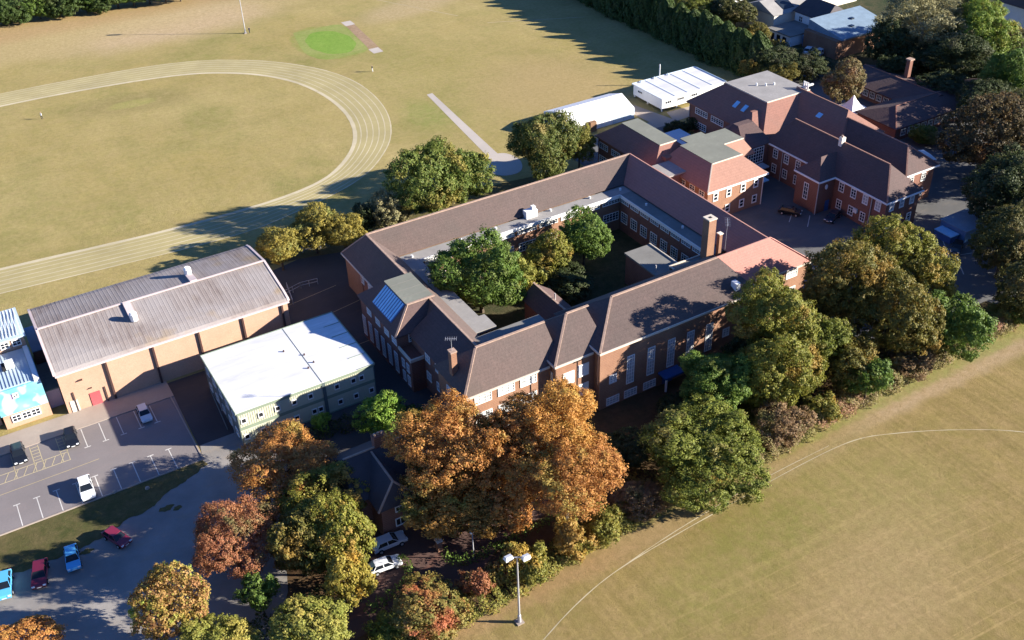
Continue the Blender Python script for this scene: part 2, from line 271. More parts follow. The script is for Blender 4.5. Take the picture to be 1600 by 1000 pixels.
PAL = {  # leaf palettes: dark, main, pale and accent tones, mixed at random
 'orange': ((0.19, 0.085, 0.03), (0.36, 0.155, 0.045), (0.46, 0.23, 0.06), (0.30, 0.22, 0.055)),
 'orange_gold': ((0.21, 0.10, 0.03), (0.40, 0.19, 0.045), (0.48, 0.26, 0.06), (0.34, 0.23, 0.055)),
 'orange_lime': ((0.15, 0.085, 0.035), (0.30, 0.15, 0.06), (0.35, 0.25, 0.06), (0.20, 0.26, 0.04)),
 'olive_rust': ((0.14, 0.08, 0.025), (0.33, 0.17, 0.04), (0.36, 0.20, 0.045), (0.22, 0.19, 0.04)),
 'rust': ((0.13, 0.055, 0.032), (0.28, 0.11, 0.055), (0.36, 0.16, 0.07), (0.15, 0.13, 0.05)),
 'olive': ((0.045, 0.06, 0.014), (0.115, 0.14, 0.022), (0.19, 0.205, 0.035), (0.18, 0.16, 0.045)),
 'olive_gold': ((0.05, 0.055, 0.015), (0.135, 0.145, 0.024), (0.22, 0.215, 0.034), (0.25, 0.17, 0.04)),
 'olive_dark': ((0.05, 0.05, 0.015), (0.11, 0.11, 0.025), (0.17, 0.14, 0.03), (0.23, 0.15, 0.035)),
 'gold_olive': ((0.07, 0.075, 0.02), (0.15, 0.155, 0.03), (0.25, 0.225, 0.045), (0.30, 0.20, 0.04)),
 'gold': ((0.10, 0.085, 0.02), (0.22, 0.19, 0.03), (0.31, 0.25, 0.05), (0.36, 0.22, 0.04)),
 'yellow': ((0.10, 0.09, 0.025), (0.20, 0.175, 0.04), (0.31, 0.245, 0.05), (0.15, 0.16, 0.045)),
 'lime': ((0.07, 0.085, 0.02), (0.17, 0.185, 0.035), (0.28, 0.27, 0.06), (0.30, 0.25, 0.06)),
 'green': ((0.03, 0.055, 0.012), (0.075, 0.13, 0.022), (0.13, 0.19, 0.035), (0.10, 0.13, 0.03)),
 'green_glow': ((0.03, 0.05, 0.012), (0.085, 0.125, 0.025), (0.16, 0.19, 0.04), (0.20, 0.17, 0.04)),
 'green_fresh': ((0.04, 0.07, 0.015), (0.11, 0.17, 0.025), (0.20, 0.25, 0.04), (0.22, 0.20, 0.04)),
 'deep_green': ((0.03, 0.045, 0.012), (0.07, 0.095, 0.02), (0.15, 0.16, 0.04), (0.20, 0.16, 0.05)),
 'bright': ((0.05, 0.10, 0.015), (0.14, 0.24, 0.03), (0.24, 0.34, 0.05), (0.14, 0.2, 0.03)),
 'bright_dark': ((0.035, 0.07, 0.015), (0.09, 0.15, 0.025), (0.16, 0.22, 0.04), (0.12, 0.14, 0.03)),
 'dark': ((0.018, 0.03, 0.012), (0.04, 0.055, 0.02), (0.07, 0.085, 0.03), (0.06, 0.06, 0.03)),
 'dark_olive': ((0.03, 0.035, 0.012), (0.06, 0.07, 0.02), (0.12, 0.115, 0.035), (0.14, 0.11, 0.04)),
 'brown_dark': ((0.035, 0.03, 0.015), (0.07, 0.055, 0.025), (0.12, 0.09, 0.04), (0.16, 0.09, 0.04)),
 'brown_olive': ((0.06, 0.05, 0.025), (0.13, 0.11, 0.045), (0.21, 0.17, 0.07), (0.20, 0.12, 0.06)),
 'brown': ((0.08, 0.055, 0.03), (0.19, 0.12, 0.06), (0.26, 0.17, 0.09), (0.17, 0.16, 0.06)),
 'scrub': ((0.08, 0.065, 0.03), (0.18, 0.14, 0.06), (0.22, 0.20, 0.06), (0.25, 0.14, 0.08)),
 'silver': ((0.07, 0.075, 0.035), (0.19, 0.18, 0.085), (0.32, 0.29, 0.15), (0.26, 0.21, 0.09)),
 'hedge_mix': ((0.07, 0.07, 0.02), (0.17, 0.16, 0.04), (0.30, 0.22, 0.06), (0.32, 0.11, 0.05)),
 'hedge_orange': ((0.12, 0.08, 0.02), (0.30, 0.18, 0.05), (0.38, 0.24, 0.06), (0.22, 0.22, 0.05)),
 'cypress': ((0.02, 0.035, 0.012), (0.045, 0.075, 0.018), (0.08, 0.12, 0.03), (0.07, 0.09, 0.03)),
}
def leafmat(name):
    br = 1.3 if name.startswith(('orange', 'rust', 'gold', 'olive_rust', 'hedge')) else 1.42
    p = [tuple(min(.75, c*br) for c in q) for q in PAL[name]]; m, t, b = nt('leaves_'+name); o = [n for n in t.nodes if n.type == 'OUTPUT_MATERIAL'][0]
    gi = node(t, 'ShaderNodeNewGeometry'); v = coords(t)
    f = noise(t, v, 0.55, 3, 0.6, 0.38, 0.62); a = noise(t, v, 0.22, 3, 0.55, 0.55, 0.64)
    rr = gi.outputs['Random Per Island']
    col = mixc(t, f, p[1], p[2]); 
    q = node(t, 'ShaderNodeMath', operation='MULTIPLY'); t.links.new(rr, q.inputs[0]); q.inputs[1].default_value = 0.55
    col = mixc(t, q.outputs[0], col, p[0]); col = mixc(t, a, col, p[3])
    g2 = node(t, 'ShaderNodeMath', operation='GREATER_THAN'); t.links.new(rr, g2.inputs[0]); g2.inputs[1].default_value = 0.9
    g3 = node(t, 'ShaderNodeMath', operation='MULTIPLY'); t.links.new(g2.outputs[0], g3.inputs[0]); g3.inputs[1].default_value = 0.5
    col = mixc(t, g3.outputs[0], col, p[3])
    t.links.new(col, b.inputs['Base Color']); b.inputs['Roughness'].default_value = 0.6; b.inputs['Specular IOR Level'].default_value = 0.25
    tr = node(t, 'ShaderNodeBsdfTranslucent'); t.links.new(col, tr.inputs[0]); mx = node(t, 'ShaderNodeMixShader'); mx.inputs[0].default_value = 0.35
    t.links.new(b.outputs[0], mx.inputs[1]); t.links.new(tr.outputs[0], mx.inputs[2]); t.links.new(mx.outputs[0], o.inputs[0])
    MATS['leaves_'+name] = m
for k in PAL: leafmat(k)

# ------------------------------------------------------------------ object helpers
COL = SC.collection; OFF = {}
def tag(o, label=None, cat=None, group=None, kind=None):
    for k, v in (('label', label), ('category', cat), ('group', group), ('kind', kind)):
        if v: o[k] = v
    return o
def thing(name, x, y, label, cat, group=None, z=0.0):
    o = bpy.data.objects.new(name, None); COL.objects.link(o); o.location = (x, y, z); o.empty_display_size = 0.5
    OFF[o.name] = (x, y, z); return tag(o, label, cat, group)
def link(name, me, parent=None):
    o = bpy.data.objects.new(name, me); COL.objects.link(o)
    if parent is not None:
        o.parent = parent; OFF[o.name] = OFF[parent.name]
    return o
def mesh(name, vs, fs, mat, parent=None, recalc=True):
    ox, oy, oz = OFF[parent.name] if parent is not None else (0, 0, 0)
    me = bpy.data.meshes.new(name); me.from_pydata([(x-ox, y-oy, z-oz) for x, y, z in vs], [], fs)
    if recalc:
        bm = bmesh.new(); bm.from_mesh(me); bmesh.ops.remove_doubles(bm, verts=bm.verts, dist=0.001)
        bmesh.ops.recalc_face_normals(bm, faces=bm.faces); bm.to_mesh(me); bm.free()
    for mm in (mat if isinstance(mat, (list, tuple)) else [mat]): me.materials.append(MATS[mm])
    return link(name, me, parent)
BF = [(0, 3, 2, 1), (4, 5, 6, 7), (0, 1, 5, 4), (1, 2, 6, 5), (2, 3, 7, 6), (3, 0, 4, 7)]
def bv(x0, x1, y0, y1, z0, z1): return [(x0, y0, z0), (x1, y0, z0), (x1, y1, z0), (x0, y1, z0), (x0, y0, z1), (x1, y0, z1), (x1, y1, z1), (x0, y1, z1)]
def box(name, x0, x1, y0, y1, z0, z1, mat, parent=None): return mesh(name, bv(x0, x1, y0, y1, z0, z1), BF, mat, parent)
def boxes(name, L, mat, parent=None):
    vs, fs = [], []
    for b in L:
        n = len(vs); vs += bv(*b); fs += [tuple(i+n for i in f) for f in BF]
    return mesh(name, vs, fs, mat, parent, False)
def frustum(name, b, z0, t, z1, mat, parent=None, thick=0.18):
    x0, x1, y0, y1 = b; a0, a1, c0, c1 = t
    vs = [(x0, y0, z0-thick), (x1, y0, z0-thick), (x1, y1, z0-thick), (x0, y1, z0-thick), (x0, y0, z0), (x1, y0, z0), (x1, y1, z0), (x0, y1, z0),
          (a0, c0, z1), (a1, c0, z1), (a1, c1, z1), (a0, c1, z1)]
    fs = [(0, 3, 2, 1), (0, 1, 5, 4), (1, 2, 6, 5), (2, 3, 7, 6), (3, 0, 4, 7), (4, 5, 9, 8), (5, 6, 10, 9), (6, 7, 11, 10), (7, 4, 8, 11), (8, 9, 10, 11)]
    o = mesh(name, vs, fs, mat, parent)
    return o
def bar(name, p, q, w, h, mat, parent=None):
    p = Vector(p); q = Vector(q); d = (q-p).normalized(); s = d.cross(Vector((0, 0, 1)))
    if s.length < 1e-3: s = Vector((1, 0, 0))
    s.normalize(); u = s.cross(d); vs = []
    for e in (p, q):
        for a, b in ((-1, -1), (1, -1), (1, 1), (-1, 1)): vs.append(tuple(e+s*(a*w/2)+u*(b*h/2)))
    return mesh(name, vs, [(0, 1, 2, 3), (4, 7, 6, 5), (0, 4, 5, 1), (1, 5, 6, 2), (2, 6, 7, 3), (3, 7, 4, 0)], mat, parent)
def tube(name, pts, rads, mat, parent=None, n=8):
    vs, fs = [], []
    for i, (p, r) in enumerate(zip(pts, rads)):
        p = Vector(p); d = Vector(pts[min(i+1, len(pts)-1)])-Vector(pts[max(i-1, 0)]); d.normalize()
        s = d.cross(Vector((0.3, 1, 0.1))).normalized(); u = d.cross(s)
        for k in range(n):
            a = 2*math.pi*k/n; vs.append(tuple(p+s*(r*math.cos(a))+u*(r*math.sin(a))))
    for i in range(len(pts)-1):
        for k in range(n): fs.append((i*n+k, i*n+(k+1) % n, (i+1)*n+(k+1) % n, (i+1)*n+k))
    fs.append(tuple(range(n))); fs.append(tuple((len(pts)-1)*n+k for k in range(n)))
    return mesh(name, vs, fs, mat, parent)
def sheet(name, poly, z, mat, kind='structure', parent=None):
    o = mesh(name, [(x, y, z) for x, y in poly], [tuple(range(len(poly)))], mat, parent, False)
    me = o.data
    if me.polygons[0].normal.z < 0: me.flip_normals()
    if kind: o['kind'] = kind
    return o
def smooth(pts, n=6):
    out = []
    P = [pts[0]]+list(pts)+[pts[-1]]
    for i in range(1, len(P)-2):
        for k in range(n):
            t = k/n; a, b, c, d = [np.array(P[i+j], float) for j in (-1, 0, 1, 2)]
            out.append(tuple(0.5*((2*b)+(-a+c)*t+(2*a-5*b+4*c-d)*t*t+(-a+3*b-3*c+d)*t**3)))
    out.append(tuple(pts[-1])); return out
def ribbon(name, pts, w, z, mat, kind='structure', wob=0.0):
    vs, fs = [], []
    for i, p in enumerate(pts):
        a = np.array(pts[max(i-1, 0)]); b = np.array(pts[min(i+1, len(pts)-1)]); d = (b-a)/max(1e-6, np.linalg.norm(b-a)); s = np.array((-d[1], d[0]))
        ww = w/2*(1+wob*random.uniform(-1, 1))
        for k in (-1, 1): q = np.array(p)+s*k*ww; vs.append((q[0], q[1], z))
    for i in range(len(pts)-1): fs.append((2*i+1, 2*i, 2*i+2, 2*i+3))
    o = mesh(name, vs, fs, mat, None, False); 
    if kind: o['kind'] = kind
    return o

# windows: cached meshes; the frame is the part 'window', the glass its child 'pane'
WC = {}; FACE = {'S': 0.0, 'W': -math.pi/2, 'E': math.pi/2, 'N': math.pi}
def wmesh(w, h, nx, ny, mat, glass, th):
    key = (w, h, nx, ny, mat, glass, th)
    if key in WC: return WC[key]
    vs, fs = [], []
    def bb(*a):
        n = len(vs); vs.extend(bv(*a)); fs.extend([tuple(i+n for i in f) for f in BF])
    f = th; W2, H2 = w/2, h/2
    bb(-W2, W2, -0.10, 0.05, -H2-0.04, -H2+f); bb(-W2, W2, -0.08, 0.05, H2-f, H2)
    bb(-W2, -W2+f, -0.08, 0.05, -H2+f, H2-f); bb(W2-f, W2, -0.08, 0.05, -H2+f, H2-f)
    for i in range(1, nx):
        x = -W2+w*i/nx; bb(x-f*0.36, x+f*0.36, -0.06, 0.05, -H2+f, H2-f)
    for j in range(1, ny):
        z = -H2+h*j/ny; bb(-W2+f, W2-f, -0.055, 0.045, z-f*0.30, z+f*0.30)
    me = bpy.data.meshes.new('window'); me.from_pydata(vs, [], fs); me.materials.append(MATS[mat])
    pm = bpy.data.meshes.new('pane'); pm.from_pydata([(-W2+.02, -0.02, -H2+.02), (W2-.02, -0.02, -H2+.02), (W2-.02, -0.02, H2-.02), (-W2+.02, -0.02, H2-.02)], [], [(0, 1, 2, 3)]); pm.materials.append(MATS[glass])
    WC[key] = (me, pm); return WC[key]
def win(parent, face, x, y, z, w, h, nx=2, ny=2, mat='white_paint', glass='window_glass', th=0.13):
    me, pm = wmesh(w, h, nx, ny, mat, glass, th); o = link('window', me, parent); ox, oy, oz = OFF[parent.name]
    o.location = (x-ox, y-oy, z-oz); o.rotation_euler = (0, 0, FACE[face]); p = link('pane', pm, o); return o
def hipcaps(root, segs, mat='ridge_tile', w=0.32):
    for p, q in segs: bar('ridge_cap', p, q, w, 0.16, mat, root)

# ------------------------------------------------------------------ the ground
sheet('ground', [(-400, -300), (900, -300), (900, 900), (-400, 900)], -0.02, 'grass_north')
sheet('sports_field', [(-60, -60), (700, -60), (700, 80), (250, 80), (150, 80), (128, 79.5), (113, 79.2), (100, 79.0), (79, 77), (67, 75.0), (55, 74.4), (43, 72.8), (31, 71.6), (10, 69), (-60, 66)], 0.0, 'grass_south')
Z1, Z2, Z3, Z4 = 0.008, 0.016, 0.024, 0.032
edge = smooth([(10, 69), (31, 71.6), (43, 73.2), (55, 75.0), (67, 76.0), (79, 75.6), (92, 77.0), (105, 77.8), (118, 78.0), (132, 78.2), (150, 78.8)], 14)
edge = [(x, y+random.uniform(-.35, .45)) for x, y in edge]
sheet('leafy_ground', [(-60, 66)]+edge+[(250, 79), (250, 96), (140, 97), (112, 96), (60, 100), (24, 112), (-60, 112)], 0.003, 'leaf_litter')
sheet('school_yard', [(16.5, 100), (57, 100), (57, 160), (50, 161), (40.5, 159), (38, 158), (37, 137), (17, 137)], 0.005, 'asphalt_dark')
sheet('north_bank', [(57, 147.2), (112, 147.2), (112, 160), (104, 164), (94, 165.5), (60, 166), (44, 166), (40, 162), (50, 160), (57, 158)], 0.009, 'grass_verge')
sheet('east_yard', [(111, 85), (139, 84), (141, 77.5), (150, 77), (176, 110), (176, 136), (140, 140), (140, 172), (112, 172), (112, 165), (111, 140)], 0.006, 'asphalt_grey')
sheet('lane', [(138, 100), (200, 100), (205, 135), (186, 176), (196, 188), (190, 194), (174, 182), (160, 178), (150, 170), (138, 160)], 0.004, 'asphalt_grey')
sheet('lane_far', [(205, 195), (300, 240), (300, 250), (196, 200)], 0.012, 'asphalt_grey')
sheet('garden_ground', [(176, 178), (178, 300), (400, 300), (400, 78), (250, 77), (160, 90), (176, 120), (205, 130), (188, 176)], 0.002, 'garden_soil')
sheet('courtyard_lawn', [(59, 107), (105, 107), (105, 138), (59, 138)], 0.012, 'garden_soil')
sheet('car_park', [(-30, 116.9), (16.4, 116.9), (17, 133.2), (-30, 133.2)], Z2, 'asphalt_pink')
box('pavement', -30, 17, 133.2, 137.6, -0.05, 0.12, 'concrete')['kind'] = 'structure'
sheet('lower_road', [(-30, 117), (16.4, 117), (17, 120), (24, 120), (27, 112), (22, 100), (18, 88), (13, 80), (-30, 78)], Z1, 'asphalt_rough')
sheet('drive', [(-10, 76.5), (38, 77.4), (44, 81), (60, 83.5), (60, 85.2), (42, 86), (38, 92), (29.5, 91.5), (28, 84), (15, 81), (-10, 80)], 0.013, 'asphalt_brown')
box('kerb', -30, 16.3, 116.75, 116.95, -0.03, 0.13, 'concrete')['kind'] = 'structure'
box('kerb', 16.4, 16.6, 117.0, 134.5, -0.03, 0.10, 'concrete')['kind'] = 'structure'
vp = [(-30, 116.7), (16.2, 116.7), (16.6, 115.6)]+smooth([(16.6, 115.6), (14, 114.2), (12.2, 113.6), (9, 112.2), (7.5, 111.0), (4.5, 110.8), (1, 109.4), (-2.5, 108.8), (-9, 108.9), (-14, 109.4), (-30, 110)], 5)
sheet('verge', [(x+random.uniform(-.15, .15), y+(random.uniform(-.25, .25) if y < 116 else 0)) for x, y in vp], 0.03, 'grass_verge')
for i, (x, y, r) in enumerate([(9.3, 110.1, 0.9), (10.6, 109.3, 0.6), (-1.5, 107.9, 0.8)]):
    sheet('weed_patch', [(x+r*(1+random.uniform(-.4, .4))*math.cos(a), y+r*0.6*(1+random.uniform(-.4, .4))*math.sin(a)) for a in np.linspace(0, 5.9, 16)], 0.034, 'grass_verge')
# parking bay markings
P = []
for x in (3.2, 5.75, 8.3, 10.85, 13.2): P += [(x-.06, x+.06, 128.6, 133.0), (x-.45, x+.45, 128.4, 128.55)]
for i in range(9):
    x = -7.6+i*2.56; P += [(x-.06, x+.06, 117.0, 121.6), (x-.45, x+.45, 121.6, 121.75)]
boxes('parking_lines', [(a, b, c, d, Z2+0.003, Z2+0.007) for a, b, c, d in P], 'line_white')['kind'] = 'structure'
P = [(-30, 0.6, 127.0, 127.12), (-30, 0.6, 128.9, 129.02)]
vs, fs = [], []
for x in (-10.4, -9.2, -6.6, -4.0, -2.9, -0.4, 0.5): P += [(x-.05, x+.05, 127.1, 132.9)]
for x in (-10.4, -4.0, -0.4): 
    for k in range(5): P += [(x, x+1.1, 129.5+k*0.75, 129.6+k*0.75)]
boxes('disabled_bay_lines', [(a, b, c, d, Z2+0.003, Z2+0.007) for a, b, c, d in P], 'line_yellow')['kind'] = 'structure'
for k in range(10): bar('hatch_line', (-12+k*1.25, 127.1, Z2+0.012), (-11.2+k*1.25, 128.9, Z2+0.012), 0.1, 0.004, 'line_yellow')['kind'] = 'structure'
ribbon('drain_line', [(-30, 124.6), (-10, 124.8), (0, 124.9), (4, 125)], 0.12, Z2+.01, 'line_faint')
# yard court lines in the shade beside the school
for a in ([(41, 140), (52, 142)], [(44, 130), (48, 130.2)], [(40, 147), (50, 148.5)]): ribbon('court_line', a, 0.12, Z2, 'line_faint')
for a in ([(130.6, 121.5), (134.2, 124.3)], [(132.2, 118.3), (135.6, 121.2)], [(141, 104), (149.5, 108.8)], [(149.5, 108.8), (148.5, 114)], [(149, 98.5), (157, 107)], [(142, 98.6), (149, 98.5)], [(145.0, 96.5), (148.6, 101)], [(142.6, 91.5), (146.5, 96.4)], [(146.5, 96.4), (149.6, 95.4)]):
    ribbon('yard_line', a, 0.14, Z2, 'line_white')

# the running track on the far field
inn = [(-40, 270), (13.1, 268.8), (28, 268.1), (43.3, 266.2), (55, 263.6), (63.4, 259.8), (72.2, 252.3), (78.5, 241.9), (81.5, 228.8), (81.3, 215.1), (77.8, 203), (71.4, 193.6), (62.8, 187.2), (50, 184.6), (29.2, 184.8), (0.6, 187.6), (-40, 191)]
out = [(-40, 279), (14.4, 277.2), (30, 276.4), (48, 274.6), (60, 271.6), (69.5, 266.6), (79.8, 257.4), (88.0, 244.5), (91.4, 231.0), (90.6, 215.9), (86.6, 202.9), (80.3, 192.8), (70.0, 183.6), (54, 177.8), (37.4, 175.6), (-0.8, 178.9), (-40, 182)]
inn = smooth(inn, 8); out = smooth(out, 8)
mk = [(np.array(a), np.array(b)) for a, b in zip(inn, out)]
vs = [(p[0], p[1], -0.012) for p in inn]+[(p[0], p[1], -0.012) for p in out]; n = len(inn)
mesh('running_track', vs, [(i, i+1, n+i+1, n+i) for i in range(n-1)], 'track_turf', None, True)['kind'] = 'structure'
for k, w in ((0, .9), (1, .2), (2, .2), (3, .2), (4, .2), (5, .2), (6, .26)):
    ribbon('track_line', [tuple(a+(b-a)*k/6) for a, b in mk], w, -0.006, 'track_line_mark', wob=0.1 if k == 0 else 0.35)
sheet('cricket_square', smooth([(91.5, 276.3), (98, 276), (105.3, 274.9), (104.7, 263), (103.2, 252.2), (97, 250.9), (91, 251.8), (88.4, 258), (89.6, 268), (91.5, 276.3)], 3), -0.010, 'grass_square')
sheet('cricket_green', [(97.2+6.1*math.cos(a)+.12*math.sin(9*a), 263.2+9.9*math.sin(a)+.15*math.cos(7*a)) for a in np.linspace(0, 6.2, 50)], -0.004, 'grass_green')
sheet('cricket_strip', [(106.2, 275.7), (108.8, 275.4), (106.2, 248.9), (103.3, 248.5)], -0.008, 'worn_earth')
for y, x in ((274.3, 107.3), (249.9, 104.7)): sheet('strip_mat', [(x-1.4, y-1.5), (x+1.4, y-1.5), (x+1.5, y+2.2), (x-1.3, y+2.2)], -0.002, 'concrete_pale')
sheet('run_up_strip', [(102.2, 215.6), (103.7, 215.6), (99.9, 177), (97.4, 177)], -0.004, 'concrete_pale')
sheet('landing_pad', smooth([(96.1, 177.2), (99, 178), (101.6, 176.9), (102.4, 173), (100.9, 169.2), (98.7, 167.6), (95.6, 168.3), (94.2, 171.5), (96.1, 177.2)], 4), 0.014, 'concrete_pale')
ribbon('field_line', smooth([(39.1, 65.0), (46, 67.6), (53, 69.3), (62, 70.1), (72.2, 70.6), (84, 71.2), (94.6, 71.0), (101, 68.9), (109.1, 64.6), (116.1, 59.5), (122, 52)], 6), 0.11, 0.013, 'line_pale', wob=0.4)
ribbon('field_line', smooth([(53, 69.3), (60, 70.3), (68, 71.1), (80, 71.9), (91.4, 72.0)], 6), 0.08, 0.0125, 'line_pale', wob=0.4)
ribbon('touch_line', [(140, 252), (165, 240)], 0.3, -0.006, 'line_faint')
ribbon('touch_line', [(118, 300), (136, 262)], 0.3, -0.006, 'line_faint')
sheet('slab_path', [(135.6, 187), (138.3, 187), (141.8, 170.8), (143, 174.6), (166, 173.4), (166, 171.6), (137, 169), (122, 170), (122, 172), (136.5, 172.4)], 0.02, 'concrete')

# ------------------------------------------------------------------ main school building round its courtyard
S = thing('school_building', 78, 120, 'large red brick school built round a courtyard with long brown and pink tiled roofs', 'school building')
R1 = 11.0
def wall(x0, x1, y0, y1, z1, mat='brick', root=None): return box('wall', x0, x1, y0, y1, -0.3, z1, mat, root or S)
wall(51.9, 113, 140.5, 147.1, 6.7); wall(52.0, 58.4, 131.7, 140.5, 6.7, 'brick_dark'); wall(48.0, 57.6, 118.3, 131.7, 7.85, 'brick_dark')
wall(50.3, 58.2, 104, 118.3, 7.6, 'brick_dark'); wall(105.3, 112.9, 107, 140.5, 6.7)
wall(58.4, 105.4, 137.15, 140.45, 6.95); wall(58.2, 61.1, 113.6, 137.2, 6.95, 'brick_dark'); wall(102.6, 105.35, 111, 137.15, 6.95, 'brick_dark')
wall(48.9, 64, 98.4, 106.6, 9.45); wall(62.5, 70, 97.0, 106.7, 10.05); wall(69, 97.4, 95.55, 106.8, 10.65); wall(97.4, 111.7, 98.9, 106.75, 9.35)
wall(94, 102.4, 106.8, 111.2, 7.6, 'brick_dark'); wall(56, 67.5, 106.7, 109.5, 9.0, 'brick_dark')
# tiled roofs of the four ranges
mesh('roof', [(54.9, 143.7, R1), (109.4, 143.7, R1), (105.2, 139.5, 7.6), (58.5, 139.5, 7.6), (51.4, 147.4, 6.8), (113.3, 147.4, 6.8)], [(0, 1, 2, 3), (0, 4, 5, 1), (3, 2, 5, 4), (0, 3, 4), (1, 5, 2)], 'tile_brown', S)
mesh('roof', [(54.9, 143.7, R1), (54.9, 104, R1), (58.6, 104, 7.6), (58.6, 139.4, 7.6), (51.4, 147.4, 6.8), (51.5, 104, 6.8)], [(0, 1, 2, 3), (0, 4, 5, 1), (1, 5, 2), (0, 3, 4), (2, 5, 4, 3)], 'tile_brown', S)
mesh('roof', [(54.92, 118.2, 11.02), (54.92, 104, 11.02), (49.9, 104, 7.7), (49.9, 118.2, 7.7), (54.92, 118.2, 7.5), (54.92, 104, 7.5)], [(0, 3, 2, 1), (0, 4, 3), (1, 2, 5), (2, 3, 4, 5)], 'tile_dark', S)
mesh('roof', [(109.4, 143.7, R1), (109.4, 104.5, R1), (105.0, 104.5, 7.6), (105.0, 139.4, 7.6), (113.3, 147.4, 6.8), (113.3, 104.5, 6.8)], [(0, 3, 2, 1), (0, 1, 5, 4), (1, 2, 5), (0, 4, 3), (2, 3, 4, 5)], 'tile_pink', S)
# west wing: flat topped hipped roof with the blue skylight
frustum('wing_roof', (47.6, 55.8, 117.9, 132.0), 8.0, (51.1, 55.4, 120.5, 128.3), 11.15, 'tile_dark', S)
box('flat_roof', 51.0, 55.6, 120.4, 128.4, 11.15, 11.32, 'felt_green', S)
for k in range(3): bar('roof_seam', (51.1, 122.4+k*2, 11.34), (55.5, 122.4+k*2, 11.34), .06, .03, 'felt_grey', S)
sk = mesh('skylight', [(48.35, 120.9, 8.78), (50.95, 120.9, 11.1), (50.95, 127.6, 11.1), (48.35, 127.6, 8.78), (48.5, 120.9, 8.5), (51.1, 120.9, 10.9), (51.1, 127.6, 10.9), (48.5, 127.6, 8.5)], BF, 'blue_panel', S)
for k in range(10):
    y = 121.15+k*0.665
    mesh('skylight_pane', [(48.42, y, 8.90), (50.88, y, 11.10), (50.88, y+0.42, 11.10), (48.42, y+0.42, 8.90), (48.42, y, 8.86), (50.88, y, 11.06), (50.88, y+0.42, 11.06), (48.42, y+0.42, 8.86)], BF, 'blue_glaze', sk)
hipcaps(S, [((47.6, 117.9, 8.05), (51.1, 120.5, 11.2)), ((51.0, 120.4, 11.36), (55.7, 120.4, 11.36))])
wall(48.1, 51.6, 114.1, 118.3, 5.6, 'brick_dark')
boxes('parapet', [(48.0, 51.7, 114.0, 114.25, 5.6, 6.1), (48.0, 48.25, 114.25, 118.3, 5.6, 6.1)], 'cream_trim', S)
# south range: three stepped blocks
R2 = 13.8
frustum('roof', (48.4, 64, 97.9, 107), 9.6, (52.8, 64, 102.3, 102.31), R2, 'tile_brown', S)
frustum('roof', (62.1, 71, 96.6, 107.01), 10.2, (67.7, 71, 102.29, 102.32), R2+.01, 'tile_brown', S)
frustum('roof', (68.6, 97.8, 95.05, 107.02), 10.8, (75.6, 95.6, 102.28, 102.33), R2+.02, 'tile_brown', S)
frustum('roof', (96.5, 112.1, 98.5, 107.03), 9.5, (95.4, 106.3, 102.27, 102.34), R2+.03, 'tile_pink', S)
hipcaps(S, [((48.4, 97.9, 9.65), (52.8, 102.3, R2)), ((52.8, 102.3, R2+.05), (64, 102.3, R2+.05)), ((62.1, 96.6, 10.25), (67.7, 102.3, R2+.03)), ((67.7, 102.3, R2+.05), (71.5, 102.3, R2+.05)),
            ((68.6, 95.05, 10.85), (75.6, 102.3, R2+.03)), ((75.6, 102.3, R2+.06), (95.4, 102.3, R2+.06)), ((51.5, 147.3, 6.9), (54.9, 143.7, R1)), ((54.9, 143.7, R1+.03), (109.4, 143.7, R1+.03)), ((54.9, 143.7, R1+.04), (54.9, 104, R1+.04))])
hipcaps(S, [((95.4, 102.3, R2+.07), (106.3, 102.3, R2+.07)), ((109.4, 143.7, R1+.04), (109.4, 104.5, R1+.04)), ((106.3, 102.3, R2+.04), (112.1, 98.5, 9.6))], 'ridge_pink', 0.22)
for a in ((48.3, 62.0, 97.75, 97.9, 9.3, 9.62), (62.0, 68.5, 96.45, 96.6, 9.9, 10.22), (61.95, 62.1, 96.6, 101.5, 9.9, 10.22), (68.5, 97.8, 94.9, 95.05, 10.5, 10.82), (68.45, 68.6, 95.05, 98.6, 10.5, 10.82), (98, 112.2, 98.35, 98.5, 9.2, 9.52), (51.3, 51.4, 132.1, 147.4, 6.5, 6.8)):
    box('gutter', *a, 'cream_trim', S)
# flat roofs over the corridors, with white fascia to the courtyard
box('flat_roof', 58.5, 105.2, 136.9, 139.62, 6.95, 7.35, 'felt_pale', S)
box('flat_roof', 58.5, 61.3, 117.0, 136.9, 6.95, 7.35, 'felt_pale', S); box('flat_roof', 58.4, 62.3, 113.3, 117.0, 6.95, 7.35, 'felt_pale', S)
box('flat_roof', 102.4, 105.2, 111.3, 136.9, 6.95, 7.36, 'felt_grey', S); box('flat_roof', 93.8, 102.4, 106.9, 111.4, 7.6, 7.9, 'felt_grey', S)
box('flat_roof', 55.8, 67.7, 106.9, 109.8, 9.0, 9.4, 'felt_grey', S)
box('fascia', 61.3, 102.3, 136.75, 136.9, 6.85, 7.45, 'white_paint', S); box('fascia', 102.25, 102.4, 111.5, 136.7, 6.85, 7.45, 'white_paint', S)
box('parapet', 93.8, 94.0, 106.9, 111.6, 7.6, 8.1, 'cream_trim', S); box('parapet', 94.0, 102.3, 111.4, 111.6, 7.6, 8.1, 'cream_trim', S)
v = box('roof_vent', 83.3, 85.6, 138.6, 139.9, 7.35, 8.7, 'white_paint', S); box('vent_hood', 84.7, 85.4, 138.9, 139.6, 8.7, 9.3, 'white_paint', v)
for x, y in ((70, 138.6), (77, 138.7), (88.5, 138.9), (97, 138.9), (60.5, 138.4), (103.5, 138.4), (103.9, 131), (104.2, 121)): tube('roof_outlet', [(x, y, 7.3), (x, y, 7.75)], [.22, .22], 'white_paint', S)
